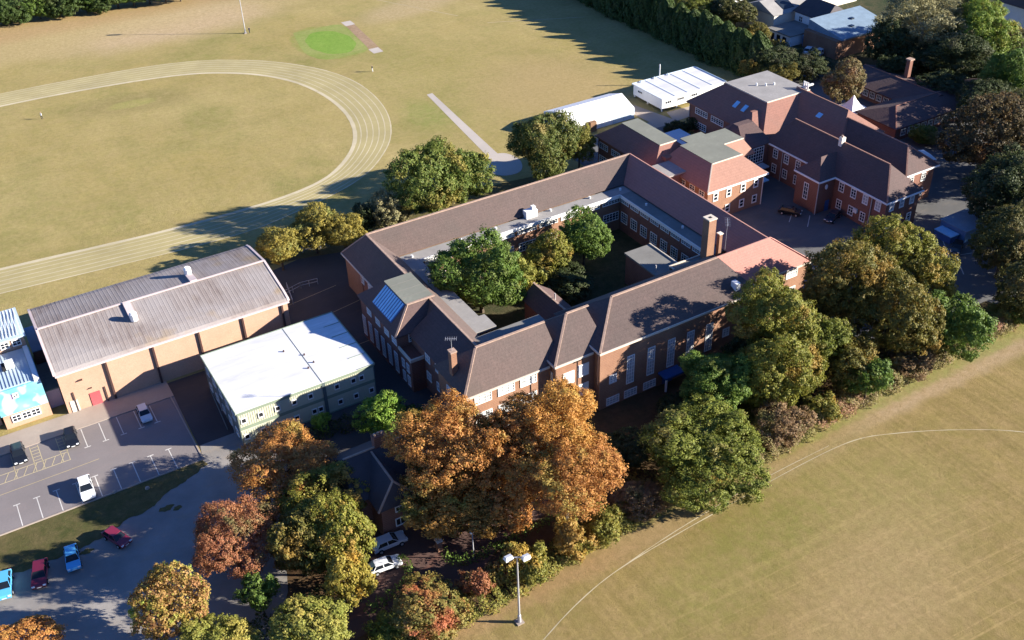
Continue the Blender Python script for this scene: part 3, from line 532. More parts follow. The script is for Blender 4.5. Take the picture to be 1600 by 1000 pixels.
# courtyard annexes
wall(71.6, 76.4, 107, 120.4, 4.7, 'brick_dark')
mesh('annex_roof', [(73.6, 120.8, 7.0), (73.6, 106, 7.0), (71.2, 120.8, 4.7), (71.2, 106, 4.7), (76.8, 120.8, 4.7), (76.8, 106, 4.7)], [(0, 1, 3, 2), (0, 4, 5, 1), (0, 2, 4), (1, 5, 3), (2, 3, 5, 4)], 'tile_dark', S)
hipcaps(S, [((73.6, 120.8, 7.05), (73.6, 107, 7.05))])
tube('vent_pipe', [(74.0, 115.0, 6.0), (74.0, 115.0, 8.0)], [.12, .12], 'pipe', S)
wall(92.4, 97.4, 106.9, 121.3, 5.8, 'brick_dark'); box('flat_roof', 92.2, 97.6, 106.9, 121.5, 5.8, 6.1, 'felt_grey', S); box('parapet', 97.4, 97.62, 112, 121.5, 6.1, 6.3, 'cream_trim', S)
tube('vent_pipe', [(93.1, 114.0, 1.0), (93.1, 114.0, 7.2)], [.13, .13], 'pipe', S)
wall(89.5, 92.4, 107, 113.0, 2.6, 'brick_dark'); boxes('parapet', [(89.4, 92.4, 112.9, 113.1, 2.6, 3.0), (89.4, 89.6, 107, 112.9, 2.6, 3.0)], 'cream_trim', S)
# chimneys
c = box('chimney', 99.9, 101.4, 109.6, 111.1, 7.8, 15.3, 'brick', S); box('chimney_cap', 99.82, 101.48, 109.52, 111.18, 15.3, 15.5, 'cream_trim', c); box('flue', 100.4, 100.9, 110.1, 110.6, 15.5, 15.53, 'black_gap', c)
c = box('chimney', 102.2, 102.8, 109.4, 110.0, 7.8, 12.2, 'brick', S); box('chimney_cap', 102.1, 102.9, 109.3, 110.1, 12.2, 12.35, 'render_cream', c)
c = box('chimney', 49.1, 49.95, 102.4, 103.3, 7.0, 14.1, 'brick', S); box('chimney_cap', 49.03, 50.02, 102.33, 103.37, 14.1, 14.3, 'ridge_tile', c)
def aerial(x, y, z, h, root, rot=0.3, L=1.3):
    a = tube('aerial', [(x, y, z), (x, y, z+h)], [.04, .03], 'galvanised', root)
    bar('boom', (x-L*math.cos(rot), y-L*math.sin(rot), z+h), (x+L*math.cos(rot), y+L*math.sin(rot), z+h), .06, .06, 'galvanised', a)
    for k in range(6):
        t = -1+0.4*k; cx = x+t*L*math.cos(rot); cy = y+t*L*math.sin(rot)
        bar('rod', (cx+.45*math.sin(rot), cy-.45*math.cos(rot), z+h+.03), (cx-.45*math.sin(rot), cy+.45*math.cos(rot), z+h+.03), .03, .03, 'galvanised', a)
aerial(49.5, 102.9, 14.3, 1.9, S, 2.6, 0.75); aerial(103.8, 109.6, 8.5, 5.5, S, 0.9)
mesh('flashing', [(48.9, 103.2, 8.45), (50.3, 103.2, 9.45), (50.3, 103.5, 9.65), (48.9, 103.5, 8.65), (48.9, 103.2, 8.3), (50.3, 103.2, 9.3), (50.3, 103.5, 9.4), (48.9, 103.5, 8.4)], BF, 'lead', S)
# windows of the school
for x in (51.5, 55.2, 58.8):
    for z, g_ in ((8.2, 'window_pale'), (5.0, 'window_pale'), (1.9, 'window_glass')): win(S, 'S', x, 98.38, z, 2.7, 1.6, 3, 3, glass=g_)
for x, z in ((64.6, 7.0), (67.1, 7.4), (67.1, 3.9), (64.6, 3.5)): o = win(S, 'S', x, 96.98, z, 1.9, 2.1, 1, 1, 'white_board', 'white_board', 0.2)
win(S, 'W', 62.48, 98.6, 7.2, 1.6, 2.1, 1, 1, 'white_board', 'white_board', 0.2)
for x in (71.3, 92.4): win(S, 'S', x, 95.53, 5.0, 1.3, 1.5, 2, 3, glass='window_pale', th=0.2)
for x in (74.4, 78.1, 81.8, 85.4, 89.0): win(S, 'S', x, 95.53, 5.4, 1.35, 5.0, 3, 8, glass='window_pale', th=0.11)
for x in (71.4, 74.6, 78.1): win(S, 'S', x, 95.53, 1.0, 2.3, 1.35, 4, 3, glass='window_pale')
for x in (104.6, 108.5):
    for z in (8.2, 4.8): win(S, 'S', x, 98.88, z, 2.4, 1.5, 4, 3, glass='window_pale')
x0 = 62.0
for i in range(9):
    x = 64.2+i*4.55; win(S, 'S', x, 137.13, 6.25, 3.9, 0.85, 6, 2, glass='window_glass' if i % 3 else 'window_pale', th=0.12); win(S, 'S', x, 137.13, 3.1, 3.5, 1.7, 5, 3, glass='window_pale' if i % 2 else 'window_glass')
for i in range(8):
    y = 135.6-i*2.95; win(S, 'W', 102.58, y, 6.3, 2.4, 0.8, 4, 2, glass='window_glass'); win(S, 'W', 102.58, y, 3.0, 1.9, 2.1, 3, 4, glass='window_glass')
for i in range(6): win(S, 'W', 61.1-3.0 if False else 47.98, 131.0-i*2.35, 2.6, 1.2, 3.6, 2, 6, glass='window_pale')
for y in (128.4, 125.2, 122.0, 119.3): win(S, 'W', 47.98, y, 6.6, 1.6, 1.1, 3, 2, glass='window_pale')
win(S, 'S', 50.7, 118.27, 7.0, 1.7, 1.6, 2, 4, glass='window_glass', th=0.16); win(S, 'S', 53.0, 118.0, 7.0, 0.8, 1.2, 1, 2, glass='window_glass')
for y in (112.8, 109.6, 106.4): win(S, 'W', 50.28, y, 6.4, 1.5, 1.4, 2, 2, glass='window_pale'); win(S, 'W', 50.28, y, 3.0, 1.5, 1.5, 2, 2, glass='window_pale')
for y in (116.9, 115.3): win(S, 'W', 48.08, y, 3.9, 1.0, 1.5, 2, 2, glass='window_pale'); win(S, 'W', 48.08, y, 1.5, 1.0, 1.8, 2, 3, glass='window_pale')
for y in (103.4, 100.6):
    for z in (7.2, 3.8): win(S, 'W', 48.88, y, z, 1.3, 1.6, 2, 3, glass='window_pale')
for y in (140.2, 137.4): win(S, 'W', 51.98, y, 5.0, 1.2, 1.7, 2, 3, glass='window_pale')
p = box('porch', 79.6, 83.2, 93.6, 95.5, 2.3, 2.6, 'blue_panel', S); tube('porch_column', [(79.9, 93.8, 0), (79.9, 93.8, 2.3)], [.2, .2], 'white_paint', p)
box('door', 80.5, 82.4, 95.45, 95.53, 0, 2.1, 'blue_panel', S)
box('roof_cowl', 94.2, 95.0, 96.2, 97.4, 11.4, 12.6, 'white_paint', S)
for x, y, z in ((61.9, 96.5, 9.8), (68.4, 95.4, 10.4)): tube('downpipe', [(x+.1, y, 0), (x+.1, y, z)], [.07, .07], 'pipe_dark', S)
tube('downpipe', [(48.8, 98.6, 0), (48.8, 98.6, 9.3)], [.08, .08], 'pipe', S)
box('stair_canopy', 97.9, 100.6, 95.2, 98.6, 9.9, 10.2, 'blue_panel', S)

# ------------------------------------------------------------------ wings to the north east
A = thing('classroom_wing', 119, 153, 'two storey brick wing with grey flat top roof, between the marquee and the courtyard school', 'school building')
box('wall', 114.8, 125.5, 142.6, 161.6, -.3, 6.35, 'brick_dark', A)
frustum('roof', (114.3, 126, 142.2, 162.1), 6.5, (118.3, 122.2, 145.9, 158.3), 9.5, 'tile_red', A)
box('flat_roof', 118.2, 122.3, 145.8, 158.4, 9.5, 9.66, 'felt_green', A); box('roof_edge', 118.2, 122.3, 145.7, 145.8, 9.45, 9.7, 'cream_trim', A)
for y in (159.6, 155.4, 151): win(A, 'W', 114.78, y, 4.8, 2.9, 1.3, 4, 3)
for y in (159.6, 155.4): win(A, 'W', 114.78, y, 1.8, 2.9, 1.5, 4, 3)
box('gutter', 114.2, 126.1, 162.1, 162.25, 6.2, 6.5, 'cream_trim', A)
box('link_wall', 113.7, 121, 137.5, 142.5, -.3, 7.3, 'brick_dark', A); box('flat_roof', 113.4, 121.2, 137.3, 142.7, 7.3, 7.6, 'felt_pale', A)
box('link_wall', 117.5, 120, 142.7, 145.0, 5, 8.2, 'tile_red', A)
B = thing('science_wing', 124, 137, 'two storey brick wing with orange-pink hipped roof and sunny south wall beside the yard', 'school building')
box('wall', 117.4, 131.2, 129.9, 143.5, -.3, 6.5, 'brick', B); box('wall', 131.2, 134, 138.0, 145, -.3, 6.5, 'brick_dark', B)
frustum('roof', (116.9, 131.6, 129.4, 144.5), 6.7, (121.1, 128.2, 133.6, 143.0), 9.75, 'tile_orange', B)
frustum('roof', (127, 135.5, 137.4, 146.5), 6.69, (128.0, 133.2, 138.9, 144.2), 9.74, 'tile_orange', B)
boxes('flat_roof', [(121.0, 128.3, 133.5, 143.1, 9.75, 9.9), (128.3, 133.3, 138.8, 144.3, 9.74, 9.9), (123, 128.3, 143.1, 145.6, 9.7, 9.9)], 'felt_green', B)
boxes('roof_edge', [(121.0, 128.4, 133.4, 133.5, 9.7, 9.93), (128.4, 133.3, 138.7, 138.8, 9.7, 9.93)], 'cream_trim', B)
boxes('gutter', [(116.8, 131.7, 129.25, 129.4, 6.4, 6.7), (131.6, 131.75, 129.4, 137.4, 6.4, 6.7)], 'white_paint', B)
for x in (119.3, 122.5, 126.0, 129.2):
    win(B, 'S', x, 129.88, 5.0, 1.2, 1.7, 1, 2, glass='window_glass', th=0.2); win(B, 'S', x, 129.88, 1.7, 1.2, 1.7, 1, 2, glass='window_glass', th=0.2)
for i in range(4): win(B, 'W', 117.38, 131.6+i*2.8, 5.6, 1.5, 1.1, 2, 2)
tube('downpipe', [(130.9, 129.8, 0), (130.9, 129.8, 6.4)], [.09, .09], 'white_paint', B)
hipcaps(B, [((116.9, 129.4, 6.75), (121.1, 133.6, 9.8))], 'cream_trim', 0.2)
C_ = thing('north_wing', 150, 155, 'brick wing with speckled grey flat top and dark tiled slope holding two blue rooflights', 'school building')
box('wall', 141.4, 160, 141.5, 164.8, -.3, 6.4, 'brick_dark', C_)
frustum('roof', (140.7, 163, 141.0, 165.4), 6.55, (147.0, 158.6, 147.2, 160.0), 11.0, 'tile_red', C_)
box('flat_roof', 146.9, 158.7, 147.1, 160.1, 11.0, 11.16, 'felt_pale', C_)
boxes('roof_edge', [(146.9, 158.7, 147.0, 147.1, 10.95, 11.2), (146.8, 146.9, 147, 160.1, 10.95, 11.2)], 'cream_trim', C_)
frustum('side_roof', (138.2, 146, 141.6, 150), 6.5, (143.2, 147.2, 147.3, 148.0), 9.75, 'tile_red', C_)
box('wall', 138.6, 141.4, 142, 149.5, -.3, 6.35, 'brick_dark', C_)
for y in (152.9, 150.3):
    r_ = mesh('rooflight', [(143.6, y, 8.72), (144.9, y, 9.63), (144.9, y+1.0, 9.63), (143.6, y+1.0, 8.72), (143.6, y, 8.5), (144.9, y, 9.3), (144.9, y+1, 9.3), (143.6, y+1, 8.5)], BF, 'blue_glaze', C_)
for y in (160.8, 155.6): win(C_, 'W', 141.38, y, 5.2, 4.0, 1.35, 5, 3)
win(C_, 'W', 141.38, 160.8, 2.1, 3.8, 1.5, 5, 3); tube('downpipe', [(141.3, 164.7, 0), (141.3, 164.7, 6.3)], [.09, .09], 'pipe', C_)
for x, y in ((152.5, 153.8), (154.3, 153.2), (151, 155)): tube('roof_outlet', [(x, y, 11.1), (x, y, 11.7)], [.2, .2], 'white_paint', C_)
for k, dy in enumerate((0, .55, 1.1)): tube('vent_pipe', [(158.3, 147.4+dy, 9.6), (158.3, 147.4+dy, 12.6)], [.18, .18], 'white_paint', C_)
box('duct', 158.3, 160.2, 147.6, 148.0, 11.6, 11.9, 'white_paint', C_)
box('stair_wall', 134.2, 140.6, 139.0, 142, -.3, 7.0, 'brick_dark', C_); win(C_, 'S', 137.0, 138.97, 4.9, 4.6, 3.4, 7, 5, glass='window_glass')
frustum('stair_roof', (133.8, 141, 138.6, 146), 7.1, (137, 141, 144.5, 146), 9.3, 'tile_dark', C_)
box('entrance_canopy', 135, 139.3, 136.9, 138.9, 2.6, 2.9, 'metal_roof', C_); box('awning', 134.6, 136.2, 133.4, 135.6, 2.0, 2.2, 'blue_glaze', C_)
D = thing('east_range', 157, 131, 'long two storey brick range with stepped dark tiled roofs behind the office block', 'school building')
box('wall', 151, 162.2, 129.8, 147, -.3, 6.85, 'brick_dark', D); box('wall', 151.7, 159.6, 114.0, 129.8, -.3, 6.85, 'brick_dark', D)
frustum('roof', (150.3, 163.0, 129.5, 149), 7.0, (156.7, 156.9, 134.3, 148.8), 11.5, 'tile_red', D)
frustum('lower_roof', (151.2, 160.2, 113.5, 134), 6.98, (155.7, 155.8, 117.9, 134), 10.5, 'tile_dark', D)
hipcaps(D, [((156.8, 134.3, 11.5), (156.8, 149, 11.55)), ((155.75, 117.9, 10.5), (155.75, 134, 10.55)), ((155.75, 117.9, 10.5), (160.2, 113.5, 7.05)), ((155.75, 117.9, 10.5), (151.2, 113.5, 7.05))], 'tile_orange', 0.25)
for x in (153.5, 156.8): win(D, 'S', x, 113.98, 5.2, 1.2, 1.7, 2, 3); win(D, 'S', x, 113.98, 2.0, 1.2, 1.7, 2, 3)
mesh('rooflight', [(153.3, 138.4, 9.2), (154.2, 138.4, 9.83), (154.2, 139.6, 9.83), (153.3, 139.6, 9.2), (153.3, 138.4, 9), (154.2, 138.4, 9.5), (154.2, 139.6, 9.5), (153.3, 139.6, 9)], BF, 'blue_glaze', D)
box('gutter', 151.1, 160.3, 113.35, 113.5, 6.7, 7.0, 'white_paint', D)
E_ = thing('office_block', 145, 121, 'two storey brick office block with dark hipped roof, white sash windows and a stub chimney', 'school building')
box('wall', 140.75, 149.3, 108.5, 139.4, -.3, 6.85, 'brick_dark', E_); box('bay_wall', 136.7, 140.8, 121.1, 126.9, -.3, 6.85, 'brick_dark', E_)
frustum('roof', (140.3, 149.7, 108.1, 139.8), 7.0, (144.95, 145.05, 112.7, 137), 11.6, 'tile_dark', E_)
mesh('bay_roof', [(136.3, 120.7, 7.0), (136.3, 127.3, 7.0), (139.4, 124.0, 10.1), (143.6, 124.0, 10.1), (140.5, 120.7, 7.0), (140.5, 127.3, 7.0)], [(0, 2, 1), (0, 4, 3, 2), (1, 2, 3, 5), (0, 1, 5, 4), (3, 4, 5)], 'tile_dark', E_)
hipcaps(E_, [((145, 112.7, 11.6), (145, 137, 11.65)), ((140.3, 108.1, 7.05), (145, 112.7, 11.6))], 'tile_orange', 0.25)
c = box('chimney', 144.2, 145.2, 123.9, 124.7, 10.6, 12.6, 'render_cream', E_); tube('chimney_pot', [(144.6, 124.3, 12.6), (144.6, 124.3, 13.0)], [.22, .2], 'ridge_tile', c)
boxes('gutter', [(140.15, 140.3, 108.1, 120.7, 6.7, 7.0), (140.15, 140.3, 127.3, 139.8, 6.7, 7.0), (136.15, 136.3, 120.7, 127.3, 6.7, 7.0), (136.3, 140.2, 120.55, 120.7, 6.7, 7.0), (140.2, 149.8, 107.95, 108.1, 6.7, 7.0)], 'white_paint', E_)
for y in (137.0, 133.9, 130.7): win(E_, 'W', 140.73, y, 5.2, 1.3, 1.9, 2, 3, th=.15); win(E_, 'W', 140.73, y, 2.0, 1.3, 1.9, 2, 3, th=.15)
for i, y in enumerate((119.2, 116.2, 113.3, 110.3)): win(E_, 'W', 140.73, y, 5.4, 1.3, 1.9, 2, 3, glass='window_pale' if i in (2, 3) else 'window_glass', th=.15); win(E_, 'W', 140.73, y, 1.8, 1.3, 1.9, 2, 3, th=.15)
win(E_, 'W', 136.68, 124.1, 3.7, 1.2, 3.4, 2, 4, th=.15)
for x in (142.2, 144.8, 147.4): win(E_, 'S', x, 108.48, 5.6, 1.2, 1.7, 1, 2, glass='window_pale', th=.2); win(E_, 'S', x, 108.48, 2.0, 1.2, 1.8, 1, 3, glass='window_glass', th=.2)
for x, y in ((136.6, 121.0), (140.6, 111.7), (140.6, 134.9)): tube('downpipe', [(x-.05, y, 0), (x-.05, y, 6.8)], [.1, .1], 'pipe', E_)
sdh = tube('satellite_dish', [(138.4, 120.9, 5.4), (138.45, 120.75, 5.42)], [.45, .5], 'white_paint', E_)
box('door', 139.0, 140.0, 121.0, 121.08, 0, 2.2, 'blue_panel', E_); box('air_conditioner', 140.3, 140.7, 114.5, 115.4, 2.0, 2.8, 'white_paint', E_)

# ------------------------------------------------------------------ sports hall
Hh = thing('sports_hall', 20, 147, 'large buff brick sports hall with stained corrugated roof and dark pilasters', 'sports hall')
box('wall', 2.5, 37.9, 137.6, 157.0, -.3, 7.3, 'brick_hall', Hh)
prof = [(137.2, 7.35), (137.6, 7.75), (139.4, 8.25), (147.5, 9.55), (155.6, 8.25), (157.2, 7.75), (157.5, 7.35)]
def proftile(x0, x1, name, mat, root, pr=prof, th=0.0):
    n = len(pr); vs = [(x0, y, z+th) for y, z in pr]+[(x1, y, z+th) for y, z in pr]
    return mesh(name, vs, [(i, i+1, n+i+1, n+i) for i in range(n-1)]+[tuple(range(n)), tuple(n+i for i in range(n)), (0, n-1, 2*n-1, n)], mat, root)
proftile(2.3, 38.1, 'roof', 'corrugated_sheet', Hh)
vs = []; fs = []
for i in range(59):      # standing ribs of the corrugated sheets
    x = 2.7+i*0.6
    for y, z in prof[1:-1]:
        vs += [(x-.09, y, z+.005), (x, y, z+.022), (x+.09, y, z+.005)]
    b0 = i*15
    for k in range(4):
        a = b0+k*3; fs += [(a, a+1, a+4, a+3), (a+1, a+2, a+5, a+4)]
mesh('sheet_ribs', vs, fs, 'corrugated_sheet', Hh, False)['kind'] = 'stuff'
proftile(2.1, 2.45, 'verge_trim', 'trim_pale', Hh, th=.1); proftile(37.95, 38.3, 'verge_trim', 'trim_pale', Hh, th=.1)
bar('ridge_cap', (2.4, 147.5, 9.68), (38.0, 147.5, 9.68), .35, .12, 'trim_pale', Hh); box('eaves_trim', 2.3, 38.1, 137.0, 137.3, 7.15, 7.42, 'trim_pale', Hh)
mesh('gable_wall', [(37.9, 137.6, 7.3), (37.9, 157, 7.3), (37.9, 155.6, 8.2), (37.9, 147.5, 9.5), (37.9, 139.4, 8.2)], [(0, 1, 2, 3, 4)], 'brick_hall', Hh, False)
for x in (9.4, 16.4, 23.4, 30.4, 36.9): box('pilaster', x-.15, x+.15, 137.3, 137.6, 0, 7.2, 'pipe_dark', Hh)
for (xa, ya, yb) in ((15.6, 143.4, 147.4), (26.4, 147.6, 150.6)):
    zf = lambda y: 9.55-abs(y-147.5)*0.16
    mid = (ya+yb)/2; s_ = -1 if mid < 147.5 else 1; far = ya if s_ < 0 else yb
    d = mesh('duct', [(xa-.55, ya, zf(ya)), (xa+.55, ya, zf(ya)), (xa+.55, yb, zf(yb)), (xa-.55, yb, zf(yb)), (xa-.55, ya, zf(ya)+.35), (xa+.55, ya, zf(ya)+.35), (xa+.55, yb, zf(yb)+.35), (xa-.55, yb, zf(yb)+.35)], BF, 'trim_pale', Hh)
    tube('vent_hood', [(xa, far+s_*.4, zf(far)), (xa, far+s_*.4, zf(far)+1.2), (xa, far+s_*.4, zf(far)+1.5)], [.55, .6, .4], 'white_paint', Hh, 12)
box('door', 6.0, 7.5, 137.5, 137.58, 0.1, 2.4, 'red_door', Hh); box('door', 3.1, 4.2, 137.5, 137.58, 0.1, 2.1, 'render_cream', Hh)
for x in (3.9, 8.3): tube('downpipe', [(x, 137.45, 0), (x, 137.45, 3.6 if x < 5 else 2.8)], [.08, .08], 'pipe_dark', Hh)
box('wall_lamp', 5.1, 5.7, 137.3, 137.6, 5.2, 5.35, 'pipe_dark', Hh); box('wall_lamp', 6.2, 6.6, 137.35, 137.6, 3.3, 3.4, 'pipe_dark', Hh)

# ------------------------------------------------------------------ mural block at the left edge
M_ = thing('mural_block', -3, 145, 'low block with pale blue mural wall over orange brick beside the sports hall', 'art block')
box('wall', -6.0, 0.4, 138.9, 148.3, -.3, 2.5, 'brick_hall', M_); box('mural_wall', -6.2, 0.4, 138.65, 148.3, 2.5, 6.7, 'mural_wall', M_)
boxes('flat_roof', [(-6.2, -0.45, 139.0, 148.3, 6.7, 6.8)], 'metal_roof', M_)
boxes('roof_ribs', [(-6.1+i*.5, -6.0+i*.5, 139.1, 148.2, 6.8, 6.88) for i in range(12)], 'metal_roof', M_)
box('parapet', -0.4, 0.3, 138.7, 148.3, 6.7, 7.1, 'white_paint', M_)
win(M_, 'S', -3.4, 138.62, 5.5, 0.8, 0.8, 2, 2); 
for x in (-4.3, -2.9, -1.6): win(M_, 'S', x, 138.85, 1.5, 1.3, 1.2, 2, 2)
box('air_handler', -3.4, -2.2, 143.6, 144.8, 6.9, 7.8, 'white_paint', M_); box('air_handler_base', -3.9, -3.4, 143.4, 144.9, 6.85, 7.4, 'black_gap', M_)
box('upper_wall', -14, 0.3, 148.6, 156.0, -.3, 8.7, 'brick_hall', M_); proftile(-14, 0.6, 'upper_roof', 'metal_roof', M_, [(148.2, 8.7), (148.2, 8.9), (156.4, 9.3), (156.4, 8.7)])
boxes('roof_ribs', [(-13.9+i*.5, -13.78+i*.5, 148.3, 156.3, 9.28, 9.34) for i in range(29)], 'white_paint', M_)
for x in (-6.0, -4.3, -2.6, -0.9): win(M_, 'S', x, 148.57, 7.9, 1.3, 1.1, 2, 2)
box('wall', -14, -6.4, 140.5, 148.5, -.3, 4.5, 'brick_hall', M_)
box('link_wall', 0.5, 2.4, 140.5, 148, -.3, 3.2, 'pink_paint', M_); box('link_roof', 0.45, 2.45, 140.3, 148.0, 3.2, 3.35, 'felt_grey', M_)
box('link_roof', 0.7, 2.45, 149, 156.5, 5.0, 5.15, 'metal_roof_blue', M_); box('link_wall', 0.75, 2.4, 149.1, 156.4, -.3, 5.0, 'brick_dark', M_)

# ------------------------------------------------------------------ green two storey cabin block
G = thing('cabin_block', 32, 124, 'two storey pale green modular classroom block with broad white panel roof beside the car park', 'classroom block')
box('wall', 22.3, 43.0, 116.5, 132.2, 0.1, 5.75, 'cabin_green', G)
box('band', 22.25, 43.05, 116.42, 116.5, 2.75, 3.25, 'cabin_band', G); box('band', 22.25, 43.05, 116.42, 116.5, -.2, 0.2, 'cabin_band', G); box('band', 22.2, 43.1, 116.38, 116.5, 5.5, 5.95, 'cabin_band', G)
box('joint_cover', 34.9, 35.4, 116.36, 116.42, 0.0, 5.9, 'cabin_dark', G)
boxes('wall_ribs', [(22.4+i*.34, 22.46+i*.34, 116.46, 116.5, z, z+2.2) for i in range(61) for z in (.3, 3.3)], 'cabin_green', G)
box('end_wall', 22.2, 22.3, 116.4, 132.3, 0, 5.9, 'cabin_dark', G); box('end_wall', 43.0, 43.1, 116.4, 132.3, 0, 5.9, 'cabin_dark', G)
for j in range(5):
    y0 = 116.35+j*3.2
    for x0, x1 in ((22.1, 34.95), (35.0, 43.15)): box('roof_panel', x0, x1, y0+.04, y0+3.18, 5.85+0.02*(j % 2), 6.08, 'white_roof', G)
boxes('roof_edge', [(22.0, 22.1, 116.3, 132.4, 5.8, 6.16), (43.15, 43.27, 116.3, 132.4, 5.8, 6.2), (22.0, 43.2, 132.36, 132.46, 5.8, 6.16)], 'cabin_band', G)
for j in range(6): box('roof_joint', 40.5, 43.2, 116.35+j*3.2-.05, 116.35+j*3.2+.05, 6.08, 6.14, 'cabin_band', G)
bar('roof_joint', (34.97, 116.4, 6.08), (34.97, 132.3, 6.08), .12, .04, 'cabin_dark', G)
for x, y in ((33, 126.5), (35.3, 124), (34.6, 120.6), (35.8, 121.5)): tube('roof_outlet', [(x, y, 6.08), (x, y, 6.35)], [.14, .12], 'pipe_dark', G, 6)
for x in (23.0, 25.5, 28.0, 30.5, 33.0, 37.1, 39.7, 41.0): win(G, 'S', x, 116.44, 4.35, .8, .9, 1, 1, 'white_paint', 'black_gap', .11)
for x in (23.0, 25.5, 28.0, 30.5, 33.2, 34.2, 37.3, 39.8, 42.3): win(G, 'S', x, 116.44, 1.45, .8, .9, 1, 1, 'white_paint', 'black_gap', .11)
for i in range(5):
    for z in (1.5, 4.4): win(G, 'W', 22.18, 118.2+i*3.0, z, 1.3, 1.2, 2, 1, 'white_paint', 'window_glass', .1)
for y in (119.8, 125.8): tube('downpipe', [(22.1, y, 0), (22.1, y, 5.8)], [.06, .06], 'pipe', G)
bar('stair_rail', (21.4, 121, 0.2), (21.4, 127, 3.4), .08, .5, 'cabin_dark', G)

# ------------------------------------------------------------------ raised white classroom, marquee, canopies
Pc = thing('portable_classroom', 151, 181, 'raised white temporary classroom with ribbed white roof beside the playing field', 'classroom block')
box('wall', 142.2, 160.4, 175.4, 186.3, .55, 2.95, 'white_paint', Pc); boxes('support_post', [(x, x+.3, y, y+.3, -.1, .55) for x in (142.3, 146.5, 151, 155.5, 160) for y in (175.5, 180.8, 185.9)], 'white_paint', Pc)
box('floor_frame', 142.4, 160.2, 175.7, 186.1, .3, .55, 'black_gap', Pc)
for i in range(5): box('roof_panel', 142.0+i*3.72, 145.66+i*3.72, 175.2, 186.5, 2.95, 3.12, 'white_roof', Pc)
for i in range(6): box('roof_rib', 141.95+i*3.7, 142.2+i*3.7, 175.2, 186.5, 3.12, 3.2, 'rib_white', Pc)
boxes('roof_edge', [(141.9, 160.7, 186.5, 186.65, 2.9, 3.3), (160.65, 160.8, 175.1, 186.6, 2.9, 3.3)], 'metal_roof', Pc)
for x in (144.0, 147.6, 151.5): win(Pc, 'S', x, 175.38, 2.0, 1.9, .8, 3, 1, th=.12)
win(Pc, 'W', 142.18, 183.7, 2.0, 1.8, .7, 3, 1, th=.12)
for x in (144, 148, 152): box('roof_vent', x, x+.3, 186.0, 186.3, 3.12, 3.6, 'metal_roof', Pc)
fp = thing('flagpole', 151.5, 188.5, 'short white pole behind the raised white classroom', 'pole'); tube('pole', [(151.5, 188.5, 0), (151.5, 188.5, 5.2)], [.2, .14], 'white_paint', fp)
Mq = thing('marquee', 126, 181, 'long plain white marquee tent with pitched roof at the edge of the field', 'marquee')
mesh('canopy', [(117, 176.2, 2.5), (135, 176.2, 2.5), (135, 186.2, 2.5), (117, 186.2, 2.5), (117, 181.2, 4.3), (135, 181.2, 4.3), (117, 176.3, 2.2), (135, 176.3, 2.2), (135, 186.1, 2.2), (117, 186.1, 2.2)],
     [(0, 1, 5, 4), (2, 3, 4, 5), (1, 2, 5), (0, 4, 3), (0, 6, 7, 1), (1, 7, 8, 2), (2, 8, 9, 3), (3, 9, 6, 0)], 'canvas', Mq)
for k in range(6): box('wall_panel', 117.1+k*3, 120.05+k*3, 176.25, 176.3, 0, 2.2, 'canvas_clear' if k > 3 else 'canvas', Mq)
for k in range(3): box('wall_panel', 134.9, 134.96, 176.3+k*3.3, 179.55+k*3.3, 0, 2.2, 'canvas', Mq)
for k in range(6): box('wall_panel', 117.1+k*3, 120.05+k*3, 186.1, 186.15, 0, 2.2, 'canvas', Mq)
box('wall_panel', 117.0, 117.06, 176.3, 186.1, 0, 2.2, 'canvas', Mq); box('entrance', 122.4, 124.0, 175.3, 176.2, 0, 2.3, 'wood', Mq)
for k in range(1, 6): bar('seam', (117+k*3, 176.2, 2.53), (117+k*3, 181.2, 4.33), .05, .03, 'canvas_clear', Mq)
def pagoda(x, y, s, z0, z1, name, label, rz=0.0):
    t = thing(name, x, y, label, 'canopy'); vs, fs = [], []; N = 8; rings = 7
    for i in range(rings):
        f = i/(rings-1); rad = s*(1-f); z = z0+(z1-z0)*f**2.2
        for k in range(N):
            a = rz+2*math.pi*k/N; c = 1.0 if k % 2 == 0 else 0.72 + 0.0*f
            vs.append((x+rad*1.0*c*math.cos(a)+0.03*math.cos(a), y+rad*c*math.sin(a)+0.03*math.sin(a), z - (0.0 if k % 2 == 0 else -0.12*(1-f))))
    for i in range(rings-1):
        for k in range(N): fs.append((i*N+k, i*N+(k+1) % N, (i+1)*N+(k+1) % N, (i+1)*N+k))
    o = mesh('canopy', vs, fs, 'canvas', t, False); 
    for k in range(0, N, 2):
        a = rz+2*math.pi*k/N; tube('post', [(x+s*.96*math.cos(a), y+s*.96*math.sin(a), 0), (x+s*.96*math.cos(a), y+s*.96*math.sin(a), z0)], [.06, .06], 'white_paint', t, 6)
    return t
pagoda(174.4, 148.6, 4.4, 2.4, 5.6, 'pointed_canopy', 'white pointed tent canopy beyond the long dark roofs, next to the brownish tree', 0.78)
pagoda(168.0, 124.0, 3.4, 2.4, 3.6, 'shade_canopy', 'blue-grey shade canopy in the shadow at the end of the long range', 0.5)
t = thing('link_canopy', 132, 157, 'pale blue-white flat canopy roof between the brick wings', 'canopy'); box('canopy', 129.5, 135.2, 153.0, 160.4, 3.1, 3.3, 'metal_roof', t)
for x, y in ((129.8, 153.3), (135, 153.3), (129.8, 160.1), (135, 160.1)): tube('post', [(x, y, 0), (x, y, 3.1)], [.08, .08], 'pipe', t, 6)

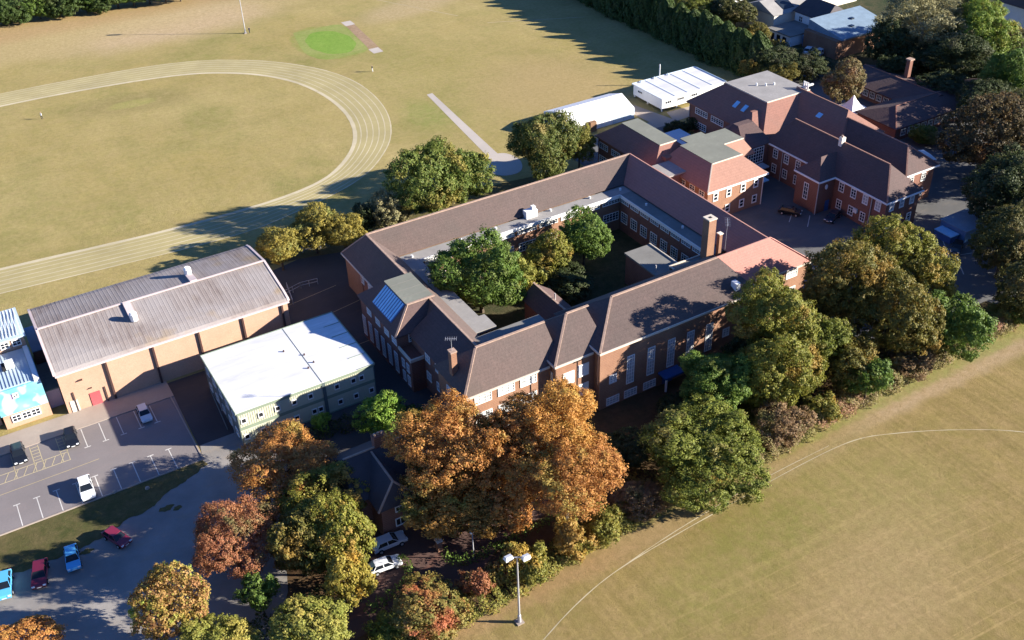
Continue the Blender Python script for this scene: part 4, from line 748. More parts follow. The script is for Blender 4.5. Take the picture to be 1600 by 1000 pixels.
# ------------------------------------------------------------------ low huts (top right)
def hut(name, x0, x1, y0, y1, ez, rz, axis, label, wins):
    t = thing(name, (x0+x1)/2, (y0+y1)/2, label, 'classroom hut'); box('wall', x0+.5, x1-.5, y0+.5, y1-.5, -.2, ez-.1, 'brick_dark', t)
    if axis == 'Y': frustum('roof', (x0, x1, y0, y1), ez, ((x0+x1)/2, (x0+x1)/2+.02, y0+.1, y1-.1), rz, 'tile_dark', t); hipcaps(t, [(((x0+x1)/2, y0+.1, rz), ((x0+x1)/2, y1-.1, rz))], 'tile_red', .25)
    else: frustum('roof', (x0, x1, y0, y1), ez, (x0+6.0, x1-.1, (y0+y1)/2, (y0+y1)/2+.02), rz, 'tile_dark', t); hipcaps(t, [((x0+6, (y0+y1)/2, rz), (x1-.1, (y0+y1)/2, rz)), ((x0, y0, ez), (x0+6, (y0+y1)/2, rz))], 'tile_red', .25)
    for f, x, y in wins: win(t, f, x, y, 1.7, 1.5, 1.5, 3, 2, th=.14)
    return t
h1 = hut('low_hut', 184.6, 198.2, 139, 161.5, 3.0, 4.9, 'Y', 'low dark tiled classroom hut running away behind the white pointed canopy', [('W', 185.05, 158.5-2.0*i) for i in range(8)])
h2 = hut('low_hut', 172.6, 206, 134.4, 146.2, 3.1, 5.0, 'X', 'long low dark tiled hut with a row of white windows on its near side', [('S', 175.5+2.1*i, 134.85) for i in range(9)])
c = box('chimney', 193.6, 194.6, 150.6, 151.6, 4.6, 8.6, 'brick_dark', h1); box('chimney_cap', 193.4, 194.8, 150.4, 151.8, 8.6, 8.9, 'ridge_tile', c)

# ------------------------------------------------------------------ old house behind the orange trees
g_ = thing('caretaker_house', 35, 96, 'old brick house with dark slate cross-gabled roof and chimney, half hidden between the orange trees', 'house')
box('wall', 29.5, 40.3, 92.6, 101.6, -.2, 5.0, 'brick_dark', g_); frustum('roof', (29.0, 40.8, 92.1, 102.1), 5.1, (30.2, 39.2, 97.1, 97.12), 8.3, 'slate_dark', g_)
box('wall', 31.6, 36.4, 89.4, 92.6, -.2, 5.0, 'brick_dark', g_)
mesh('gable_roof', [(31.1, 89.0, 5.1), (36.9, 89.0, 5.1), (34.0, 90.4, 8.0), (34.0, 97, 8.0), (31.1, 97, 5.1), (36.9, 97, 5.1)], [(0, 1, 2), (0, 2, 3, 4), (1, 5, 3, 2), (0, 4, 5, 1), (3, 5, 4)], 'slate_dark', g_)
hipcaps(g_, [((30.2, 97.1, 8.35), (39.2, 97.1, 8.35)), ((34.0, 90.4, 8.05), (34.0, 97, 8.05)), ((31.1, 89, 5.15), (34, 90.4, 8.03)), ((36.9, 89, 5.15), (34, 90.4, 8.03))], 'ridge_tile', .25)
c = box('chimney', 34.6, 36.4, 96.9, 97.9, 7.6, 9.9, 'brick_dark', g_); boxes('chimney_pot', [(34.8+i*.5, 35.05+i*.5, 97.25, 97.5, 9.9, 10.3) for i in range(3)], 'ridge_tile', c)
win(g_, 'S', 34.0, 89.38, 2.0, 1.4, 1.3, 2, 1, glass='black_gap'); win(g_, 'S', 34.0, 89.38, 4.2, 1.1, 0.9, 2, 1, glass='black_gap')

# ------------------------------------------------------------------ houses beyond the lane
h = thing('garden_house', 213, 192, 'house with white upper wall, dark tiled roof and blue-grey lean-to roof over brick', 'house')
box('wall', 204.5, 210.5, 188, 198.5, -.2, 5.2, 'render_white', h); frustum('roof', (204, 214, 187.4, 199), 5.3, (208.9, 209.1, 189, 198), 8.4, 'slate_dark', h)
box('extension_wall', 197.6, 216, 176.5, 187.8, -.2, 4.6, 'brick', h)
mesh('extension_roof', [(199, 176, 5.0), (217, 176, 5.0), (217, 188, 7.0), (199, 188, 7.0), (199, 176, 4.6), (217, 176, 4.6), (217, 188, 4.6), (199, 188, 4.6)], BF, 'slate_blue', h)
for x, y in ((206, 180), (209, 183)): box('rooflight', x, x+1.0, y, y+1.0, 5.6+(y-180)*.17, 6.0+(y-180)*.17, 'window_glass', h)
for y in (196.2, 192.0): win(h, 'W', 204.48, y, 3.6, 1.5, 1.7, 2, 2, th=.2)
box('conservatory', 198.0, 203.5, 183, 188.4, -.1, 2.6, 'metal_roof_blue', h); box('conservatory_roof', 197.8, 203.6, 182.8, 188.6, 2.6, 2.8, 'slate_blue', h)
c = box('chimney', 211, 212, 197, 198, 6.5, 10, 'brick', h)
h = thing('garden_house', 206, 207, 'cream gabled house with a large skylight set in its pale roof, near the top edge', 'house')
box('wall', 198, 213, 199.5, 211, -.2, 4.8, 'render_cream', h)
mesh('roof', [(197.5, 199, 4.9), (213.5, 199, 4.9), (213.5, 211.5, 4.9), (197.5, 211.5, 4.9), (197.5, 205.2, 7.4), (213.5, 205.2, 7.4)], [(0, 1, 5, 4), (2, 3, 4, 5), (0, 4, 3), (1, 2, 5), (0, 3, 2, 1)], 'felt_pale', h)
mesh('skylight', [(202, 200.5, 5.6), (206, 200.5, 5.6), (206, 204, 7.1), (202, 204, 7.1), (202, 200.5, 5.3), (206, 200.5, 5.3), (206, 204, 6.6), (202, 204, 6.6)], BF, 'window_glass', h)
h = thing('garden_annex', 201, 193, 'low white garden annex with grey flat roof and arched openings', 'annex')
box('wall', 194.5, 204, 189.5, 197.5, -.2, 2.7, 'render_white', h); box('flat_roof', 194.2, 204.1, 189.2, 197.8, 2.7, 2.95, 'felt_grey', h)
for y in (195.8, 193.6, 191.4): box('opening', 194.42, 194.5, y-.6, y+.6, 0.2, 2.1, 'black_gap', h)
h = thing('white_house', 199, 222, 'white walled house cut by the top edge, left of the cream gabled house', 'house')
box('wall', 194, 203, 217, 226, -.2, 5, 'render_white', h); frustum('roof', (193.5, 203.5, 216.5, 226.5), 5.1, (198.4, 198.6, 218, 225), 7.8, 'slate_dark', h); win(h, 'W', 193.98, 220, 3.2, 1.6, 1.4, 2, 2)
h = thing('corner_house', 262, 174, 'white house with brown gabled roofs at the very top right corner', 'house')
box('wall', 254, 274, 163, 174, -.2, 5.2, 'render_white', h)
for y0 in (162.5,):
    mesh('roof', [(253, y0, 5.3), (275, y0, 5.3), (275, y0+12, 5.3), (253, y0+12, 5.3), (256, y0+6, 9.0), (275, y0+6, 9.0)], [(0, 1, 5, 4), (2, 3, 4, 5), (0, 4, 3), (1, 2, 5), (0, 3, 2, 1)], 'tile_brown', h)
for x in (256, 260, 264): win(h, 'S', x, 162.97, 3.0, 1.8, 1.5, 2, 2)
bar('barge_board', (253, 162.5, 5.45), (256, 168.5, 9.1), .3, .3, 'cream_trim', h)
h = thing('far_house', 232, 196, 'pale roofed house across the lane at the top edge', 'house')
box('wall', 222, 236, 206, 218, -.2, 4.6, 'render_cream', h); frustum('roof', (221.5, 236.5, 205.5, 218.5), 4.7, (226, 232, 212, 212.1), 7.5, 'felt_pale', h)

# ------------------------------------------------------------------ sheds at right edge
t = thing('blue_shed', 152, 103, 'blue flat roofed shed under the trees at the right edge', 'shed')
box('wall', 151, 158, 98.5, 104, -.1, 2.3, 'metal_roof_blue', t); box('roof', 150.8, 158.2, 98.3, 104.2, 2.3, 2.45, 'slate_blue', t)
t = thing('blue_container', 149.5, 99, 'bright blue covered skip in front of the blue shed', 'skip')
box('body', 148.6, 150.6, 99.6, 103.2, 0, 1.4, 'blue_panel', t); box('lid', 148.5, 150.7, 99.5, 103.3, 1.4, 1.55, 'blue_glaze', t)
t = thing('blue_awning', 114.5, 100, 'bright blue awning beside the end wall under the pink roof', 'awning')
box('cover', 112.6, 115.2, 98.8, 101.4, 2.3, 2.5, 'blue_panel', t)
for x, y in ((112.8, 99), (115, 99), (115, 101.2)): tube('post', [(x, y, 0), (x, y, 2.3)], [.05, .05], 'pipe', t, 6)

# ------------------------------------------------------------------ masts and lamps
def flood(x, y, h, label):
    t = thing('floodlight_mast', x, y, label, 'floodlight mast', 'floodlight masts at the playing fields')
    tube('mast', [(x, y, 0), (x, y, 1.2), (x, y, 1.25), (x, y, h)], [.24, .21, .14, .08], 'galvanised', t, 12); box('base_plate', x-.45, x+.45, y-.45, y+.45, 0, .12, 'concrete', t)
    bar('cross_arm', (x-.9, y+.5, h), (x+.9, y-.5, h), .1, .1, 'galvanised', t)
    for s in (-1, 1):
        cx, cy = x+s*.85, y-s*.47
        l = mesh('lamp_head', [(cx-.5, cy-.35, h-.1), (cx+.5, cy-.35, h-.1), (cx+.5, cy+.35, h-.25), (cx-.5, cy+.35, h-.25), (cx-.38, cy-.25, h+.35), (cx+.38, cy-.25, h+.35), (cx+.38, cy+.25, h+.2), (cx-.38, cy+.25, h+.2)], BF, 'white_paint', t)
        box('lens', cx-.42, cx+.42, cy-.28, cy+.25, h-.32, h-.26, 'lamp_glass', l)
flood(39.3, 69.1, 10.9, 'tall white floodlight mast with two lamp heads at the near field edge')
flood(80.3, 283.9, 13.0, 'thin white floodlight mast cut by the top edge, on the far field')
t = thing('street_lamp', 39.6, 80.5, 'slim grey street lamp under the orange trees by the drive', 'street lamp')
tube('pole', [(39.6, 80.5, 0), (39.6, 80.5, 4.6)], [.1, .07], 'galvanised', t); box('lantern', 39.25, 39.95, 80.3, 80.7, 4.6, 4.8, 'white_paint', t)
t = thing('gate_pier', 34, 84, 'brick gate pier beside the brown drive', 'gate pier'); box('pier', 36.3, 36.9, 83.7, 84.3, 0, 1.7, 'brick', t); box('cap', 36.2, 37.0, 83.6, 84.4, 1.7, 1.85, 'render_cream', t)

def railing(pts, h, label):
    cx, cy = pts[0]; t = thing('railing', cx, cy, label, 'railing')
    for (x0, y0), (x1, y1) in zip(pts, pts[1:]):
        n = max(1, int(math.hypot(x1-x0, y1-y0)/1.5))
        for z in (h, h*.5): bar('rail', (x0, y0, z), (x1, y1, z), .06, .06, 'galvanised', t)
        for i in range(n+1): tube('post', [(x0+(x1-x0)*i/n, y0+(y1-y0)*i/n, 0), (x0+(x1-x0)*i/n, y0+(y1-y0)*i/n, h)], [.05, .05], 'galvanised', t, 6)
railing([(39.5, 149.5), (44.5, 151), (47.5, 150.6)], 1.2, 'grey railing in the shaded yard behind the sports hall gable')
railing([(41.5, 147), (42.5, 152.5)], 1.1, 'short grey rail crossing the shaded yard near the hall gable')
railing([(44.2, 162.5), (56, 161.5)], 1.2, 'low grey railing under the yellow trees')
# ------------------------------------------------------------------ cars
def carmesh():
    out = {}
    L, Wd = 4.3, 1.78
    prof = [(-2.15, .35), (-2.15, .78), (-2.05, .92), (-1.2, .98), (1.15, .96), (2.0, .82), (2.15, .66), (2.15, .35)]
    vs, fs = [], []; n = len(prof)
    for s, inset in ((-1, .0), (1, .0)):
        for x, z in prof:
            k = .10 if abs(x) > 2.0 else 0.0
            vs.append((x, s*(Wd/2-k-(.06 if z > .9 else 0)), z))
    for i in range(n): j = (i+1) % n; fs.append((i, j, n+j, n+i))
    fs += [tuple(range(n)), tuple(n+i for i in range(n))]
    out['body'] = (vs, fs, None)
    a = [(-1.75, .95, .80), (1.05, .95, .80)]; b = [(-1.35, 1.42, .62), (0.35, 1.42, .62)]
    vs = []
    for x, z, w in (a[0], a[1], b[1], b[0]): vs += [(x, -w, z), (x, w, z)]
    out['glazing'] = (vs, [(0, 1, 3, 2), (2, 3, 5, 4), (4, 5, 7, 6), (6, 7, 1, 0), (0, 2, 4, 6), (1, 7, 5, 3)], 'car_glass')
    out['roof'] = (bv(-1.38, 0.36, -.63, .63, 1.42, 1.47), BF, None)
    pv, pf = [], []
    for (x0, z0, w0), (x1, z1, w1) in (((1.05, .97, .79), (.35, 1.44, .62)), ((-.35, .97, .815), (-.4, 1.44, .64)), ((-1.75, .97, .79), (-1.35, 1.44, .62))):
        for s in (-1, 1):
            n = len(pv); pv += [(x0-.05, s*w0, z0), (x0+.05, s*w0, z0), (x1+.05, s*w1, z1), (x1-.05, s*w1, z1), (x0-.05, s*(w0+.03), z0), (x0+.05, s*(w0+.03), z0), (x1+.05, s*(w1+.03), z1), (x1-.05, s*(w1+.03), z1)]
            pf += [tuple(i+n for i in f) for f in BF]
    out['pillars'] = (pv, pf, None)
    return out
def wheelmesh():
    vs, fs = [], []
    for y in (-.11, .11):
        for k in range(14): a = 2*math.pi*k/14; vs.append((.32*math.cos(a), y, .32*math.sin(a)))
    for k in range(14): fs.append((k, (k+1) % 14, 14+(k+1) % 14, 14+k))
    fs += [tuple(range(14)), tuple(range(14, 28))]; return vs, fs
CM = carmesh(); WM = wheelmesh(); CMESH = {}
def cmesh(key, vs, fs, mat, rec=True, bev=0):
    if (key, mat) in CMESH: return CMESH[(key, mat)]
    me = bpy.data.meshes.new(key); me.from_pydata(vs, [], fs); bm = bmesh.new(); bm.from_mesh(me); bmesh.ops.recalc_face_normals(bm, faces=bm.faces)
    if bev: bmesh.ops.bevel(bm, geom=[e for e in bm.edges], offset=bev, segments=2, profile=.6, affect='EDGES')
    bm.to_mesh(me); bm.free(); me.materials.append(MATS[mat]); CMESH[(key, mat)] = me; return me
def car(x, y, deg, paint, label, s=1.0, h=1.0):
    t = thing('parked_car', x, y, label, 'car', 'parked cars', 0.02)
    t.rotation_euler = (0, 0, R(deg)); t.scale = (s, s, s*h)
    def part(nm, key, vs, fs, mat, loc=(0, 0, 0), bev=0, par=None):
        o = bpy.data.objects.new(nm, cmesh(key, vs, fs, mat, True, bev)); COL.objects.link(o); o.parent = par or t; o.location = loc; return o
    pm = 'paint_'+paint
    part('body', 'car_body', CM['body'][0], CM['body'][1], pm, bev=.05)
    part('glazing', 'car_glazing', CM['glazing'][0], CM['glazing'][1], 'car_glass')
    r_ = part('roof', 'car_roof', CM['roof'][0], CM['roof'][1], pm); part('pillars', 'car_pillars', CM['pillars'][0], CM['pillars'][1], pm, par=r_)['kind'] = 'stuff'
    for wx in (-1.35, 1.32):
        for wy in (-.80, .80):
            w = part('wheel', 'car_wheel', WM[0], WM[1], 'tyre', (wx, wy, .32)); part('hub', 'car_hub', [(a*.55, b*1.12, c*.55) for a, b, c in WM[0]], WM[1], 'galvanised', par=w)
    for wy in (-.62, .62):
        part('headlight', 'car_headlight', bv(2.02, 2.16, wy-.17, wy+.17, .62, .78), BF, 'lamp_glass', (0, 0, 0)) if wy < 0 else part('headlight', 'car_headlight_r', bv(2.02, 2.16, wy-.17, wy+.17, .62, .78), BF, 'lamp_glass')
        part('tail_light', 'car_tail' if wy < 0 else 'car_tail_r', bv(-2.17, -2.08, wy-.14, wy+.14, .66, .84), BF, 'red_door')
    part('number_plate', 'car_plate', bv(2.13, 2.17, -.26, .26, .45, .56), BF, 'white_paint')
CARS = [
(-5.5, 131.6, -91, 'black', 'black estate car in the hatched disabled bay at the left', 1.05),
(1.6, 131.2, -94, 'black', 'black hatchback casting its shadow on the hatching, beside the first white bay line', 1.0),
(12.0, 130.9, -91, 'silver', 'silver-grey small car alone in the shaded bays by the sports hall', .95),
(1.1, 119.2, -92, 'white', 'white hatchback parked alone in the bays along the grass verge', 1.08),
(2.4, 107.7, -66, 'crimson', 'crimson red car parked askew below the verge', .98),
(-3.2, 107.2, -95, 'blue', 'pale blue car with open dark windows below the verge, between the two red cars', 1.0),
(-7.2, 106.6, -103, 'maroon', 'dark maroon car below the verge, left of the pale blue car', 1.05),
(-11.3, 107.1, -100, 'blue', 'pale blue car cut by the left edge of the photo', 1.05),
(31.6, 88.1, -2, 'silver', 'silver people carrier beside the old brick house wall', 1.05),
(29.6, 85.0, -6, 'white', 'white car half under the golden tree on the brown drive', .95),
(132.9, 123.8, -55, 'black', 'black car parked with white bay lines beside it in the shaded yard', 1.0),
(138.0, 117.8, -160, 'dark', 'dark blue car against the office block corner', 1.0),
(148.0, 97.6, -150, 'black', 'black car in the marked bay at the right edge yard', 1.0),
(117.0, 103.6, -30, 'dark', 'dark car half hidden by leaves beside the pink roofed corner', 1.0),
(195.8, 183.6, 25, 'white', 'white car before the house with the blue-grey roof, nearer the garden', 1.1),
(197.6, 181.2, 20, 'white', 'white car before the house with the blue-grey roof, nearer the hedge', 1.1),
(165.5, 142.5, 80, 'black', 'black car behind the long range near the white pointed canopy', 1.0),
]
for c in CARS: car(*c)
for x, y in ((4.2, 116.9), (8.2, 115.2)):
    t = tag(mesh('boulder', [(x+.35*math.cos(a)*(1-.4*k)+random.uniform(-.05, .05), y+.28*math.sin(a)*(1-.4*k), .03+.32*k) for k in (0, 1) for a in np.linspace(0, 5.3, 7)], [tuple(range(7)), tuple(range(13, 6, -1))]+[(i, (i+1) % 7, 7+(i+1) % 7, 7+i) for i in range(7)], 'concrete'), 'pale boulder on the kerb beside the white hatchback' if x < 5 else 'grey boulder half way along the grassy verge', 'boulder', 'boulders on the verge')

# ------------------------------------------------------------------ people on the far field
def person(x, y, rot, top, legs, label):
    V = [(0, 0, .95), (0, 0, 1.2), (0, 0, 1.42), (0, 0, 1.52), (0, 0, 1.66), (0, .01, 1.75), (.1, 0, .9), (.13, .08, .5), (.13, .02, .06), (.13, .17, .04), (-.1, 0, .9), (-.12, -.1, .5), (-.12, -.2, .08), (-.12, -.06, .04),
         (.2, 0, 1.4), (.27, -.05, 1.12), (.25, .1, .9), (.25, .13, .8), (-.2, 0, 1.4), (-.27, .06, 1.12), (-.25, .2, .95), (-.25, .25, .87)]
    Ed = [(0, 1), (1, 2), (2, 3), (3, 4), (4, 5), (0, 6), (6, 7), (7, 8), (8, 9), (0, 10), (10, 11), (11, 12), (12, 13), (2, 14), (14, 15), (15, 16), (16, 17), (2, 18), (18, 19), (19, 20), (20, 21)]
    Rr = [.15, .15, .14, .06, .10, .08, .10, .07, .05, .04, .10, .07, .05, .04, .07, .05, .04, .035, .07, .05, .04, .035]
    me = bpy.data.meshes.new('person'); me.from_pydata(V, Ed, []); o = bpy.data.objects.new('person', me); COL.objects.link(o)
    m = o.modifiers.new('skin', 'SKIN'); o.modifiers.new('sub', 'SUBSURF').levels = 1
    for i, r in enumerate(Rr): me.skin_vertices[0].data[i].radius = (r, r)
    me.skin_vertices[0].data[0].use_root = True
    bpy.context.view_layer.update(); dg = bpy.context.evaluated_depsgraph_get(); nm = bpy.data.meshes.new_from_object(o.evaluated_get(dg)); o.modifiers.clear(); o.data = nm
    nm.materials.clear()
    for mm in (top, legs, 'skin'): nm.materials.append(MATS[mm])
    for p in nm.polygons:
        z = p.center.z; p.material_index = 1 if z < .95 else (2 if z > 1.5 else 0)
    o.location = (x, y, 0); o.rotation_euler = (0, 0, rot); return tag(o, label, 'person', 'people on the far field')
person(97.6, 236.8, 1.0, 'cloth_dark', 'cloth_white', 'person in dark top and pale trousers walking just outside the track bend')
person(20.3, 254.7, 2.0, 'cloth_white', 'cloth_dark', 'person standing alone inside the track at the left')
person(81.3, 283.3, 0.3, 'cloth_dark', 'cloth_dark', 'person in dark clothes at the foot of the far floodlight mast')

# ------------------------------------------------------------------ trees
RNG = np.random.default_rng(5)
def quads(name, P, Nrm, size, rng, aspect=0.7):
    n = len(P); t = rng.normal(size=(n, 3)); u = np.cross(Nrm, t); u /= np.linalg.norm(u, axis=1)[:, None]+1e-9; v = np.cross(Nrm, u); v /= np.linalg.norm(v, axis=1)[:, None]+1e-9
    s = size*rng.uniform(.55, 1.25, (n, 1))/2; a = u*s; b = v*s*aspect
    V = np.stack([P-a*.9, P-b, P+a*.9+Nrm*s*.2, P+b], 1).reshape(-1, 3).astype(np.float32)
    me = bpy.data.meshes.new(name); me.vertices.add(4*n); me.vertices.foreach_set('co', V.ravel()); me.loops.add(4*n); me.loops.foreach_set('vertex_index', np.arange(4*n, dtype=np.int32))
    me.polygons.add(n); me.polygons.foreach_set('loop_start', np.arange(0, 4*n, 4, dtype=np.int32)); me.polygons.foreach_set('loop_total', np.full(n, 4, dtype=np.int32)); me.update(calc_edges=True)
    return me
def crown(seed, K, clumps, per, leaf, cr=.085, low=-.75, lobe=(.30, .46)):
    rng = np.random.default_rng(seed); C0, R0 = [np.array((0, 0, -.05))], [.55]
    for i in range(K):
        z = 1-(i+.5)/K*1.62; a = i*2.39996+rng.uniform(-.5, .5); r = math.sqrt(max(0, 1-z*z)); q = rng.uniform(*lobe)
        d = (1.0-q)*rng.uniform(.82, 1.10); C0.append(np.array((r*math.cos(a)*d, r*math.sin(a)*d, z*d*(.92 if z > 0 else .8)))); R0.append(q)
    C0 = np.array(C0); R0 = np.array(R0); w = R0**2; idx = rng.choice(len(R0), clumps*2, p=w/w.sum())
    d = rng.normal(size=(clumps*2, 3)); d /= np.linalg.norm(d, axis=1)[:, None]; P = C0[idx]+d*(R0[idx]*rng.uniform(.86, 1.08, clumps*2))[:, None]
    D = np.linalg.norm(P[:, None]-C0[None], axis=2)/R0[None]; D[np.arange(len(P)), idx] = 9
    ok = (D.min(1) > .84) & (P[:, 2] > low); P, d = P[ok][:clumps], d[ok][:clumps]; n = len(P)
    rad = cr*rng.uniform(.6, 1.35, n); k = np.repeat(np.arange(n), per); e = rng.normal(size=(len(k), 3)); e /= np.linalg.norm(e, axis=1)[:, None]
    Q = P[k]+e*(rad[k]*rng.uniform(.35, 1.1, len(k)))[:, None]*np.array((1, 1, .8)); N = d[k]*.55+e*.7+rng.normal(size=e.shape)*.42+np.array((0, 0, .2))
    m_ = int(len(k)*.16); f = rng.normal(size=(m_, 3)); f /= np.linalg.norm(f, axis=1)[:, None]; li = rng.integers(0, len(R0), m_); F = C0[li]+f*(R0[li]*rng.uniform(.3, .82, m_))[:, None]
    F = F[F[:, 2] > low]; f2 = rng.normal(size=F.shape)
    ph = rng.uniform(0, 6, 4)
    def warp(X): return X*(1+.10*np.sin(X[:, :1]*3.1+ph[0])*np.cos(X[:, 1:2]*2.7+ph[1])+.07*np.sin(X[:, 2:]*4.3+X[:, :1]*3+ph[2]))
    gapf = np.sin(Q[:, 0]*7+ph[0])*np.sin(Q[:, 1]*6.3+ph[1])*np.sin(Q[:, 2]*6.7+ph[2]); kq = (gapf < .50) | (rng.random(len(Q)) < .25); Q, N = warp(Q[kq]), N[kq]; F = warp(F)
    A = quads('crown', np.vstack([Q, F]), (lambda X: X/(np.linalg.norm(X, axis=1)[:, None]+1e-9))(np.vstack([N, f2])), leaf, rng); return A
CR = {'big': [crown(11+i, 13+i, 680, 64, .049, .088, -.75, (.26, .48)) for i in range(5)], 'mid': [crown(31+i, 10+i, 380, 52, .070, .11, -.8, (.26, .5)) for i in range(4)], 'small': [crown(51+i, 8, 190, 42, .105, .15, -.95, (.25, .5)) for i in range(4)],
      'airy': [crown(71+i, 16, 760, 62, .038, .085, -.8, (.22, .45)) for i in range(4)]}
def trunkmesh(seed):
    rng = random.Random(seed); vs, fs = [], []
    def seg(pts, rads, n=7):
        b = len(vs)
        for (x, y, z), r in zip(pts, rads):
            for k in range(n): a = 2*math.pi*k/n; vs.append((x+r*math.cos(a), y+r*math.sin(a), z))
        for i in range(len(pts)-1):
            for k in range(n): fs.append((b+i*n+k, b+i*n+(k+1) % n, b+(i+1)*n+(k+1) % n, b+(i+1)*n+k))
    seg([(0, 0, -.02), (0, 0, .05), (.01, 0, .3), (.02, .01, .55), (0, 0, .8)], [.055, .04, .032, .024, .008])
    for i in range(7):
        a = i*2.4+rng.uniform(-.3, .3); z0 = .25+.06*i; L = rng.uniform(.25, .36)
        seg([(0, 0, z0), (L*.5*math.cos(a), L*.5*math.sin(a), z0+.12), (L*math.cos(a), L*math.sin(a), z0+.26)], [.016, .011, .004], 5)
    me = bpy.data.meshes.new('trunk'); me.from_pydata(vs, [], fs); me.materials.append(MATS['bark']); return me
TR = [trunkmesh(i) for i in range(3)]
def plant(name, x, y, zc, Rr, rz, pal, label, kind, group=None, var=None):
    t = thing(name, x, y, label, 'tree' if name != 'bush' else 'bush', group)
    k = var or ('big' if Rr > 5.0 else ('mid' if Rr > 2.9 else 'small'))
    me = random.choice(CR[k])
    if not me.materials: me.materials.append(MATS['leaves_green'])
    o = link('crown', me, t); o.material_slots[0].link = 'OBJECT'; o.material_slots[0].material = MATS['leaves_'+pal]
    o.location = (0, 0, zc); o.rotation_euler = (random.uniform(-.14, .14), random.uniform(-.14, .14), random.uniform(0, 6.28)); o.scale = (Rr*1.16*random.uniform(.93, 1.1), Rr*1.16*random.uniform(.93, 1.1), rz*1.14)
    tr = link('trunk', random.choice(TR), t); H_ = zc+rz*.7; tr.scale = (max(Rr, 2)*1.5, max(Rr, 2)*1.5, H_); tr.rotation_euler = (0, 0, random.uniform(0, 6))
    if pal == 'silver' and Rr > 7: tr.material_slots[0].link = 'OBJECT'; tr.material_slots[0].material = MATS['bark_white']
    return t
NAME = {'dark': 'tree', 'silver': 'birch_tree'}
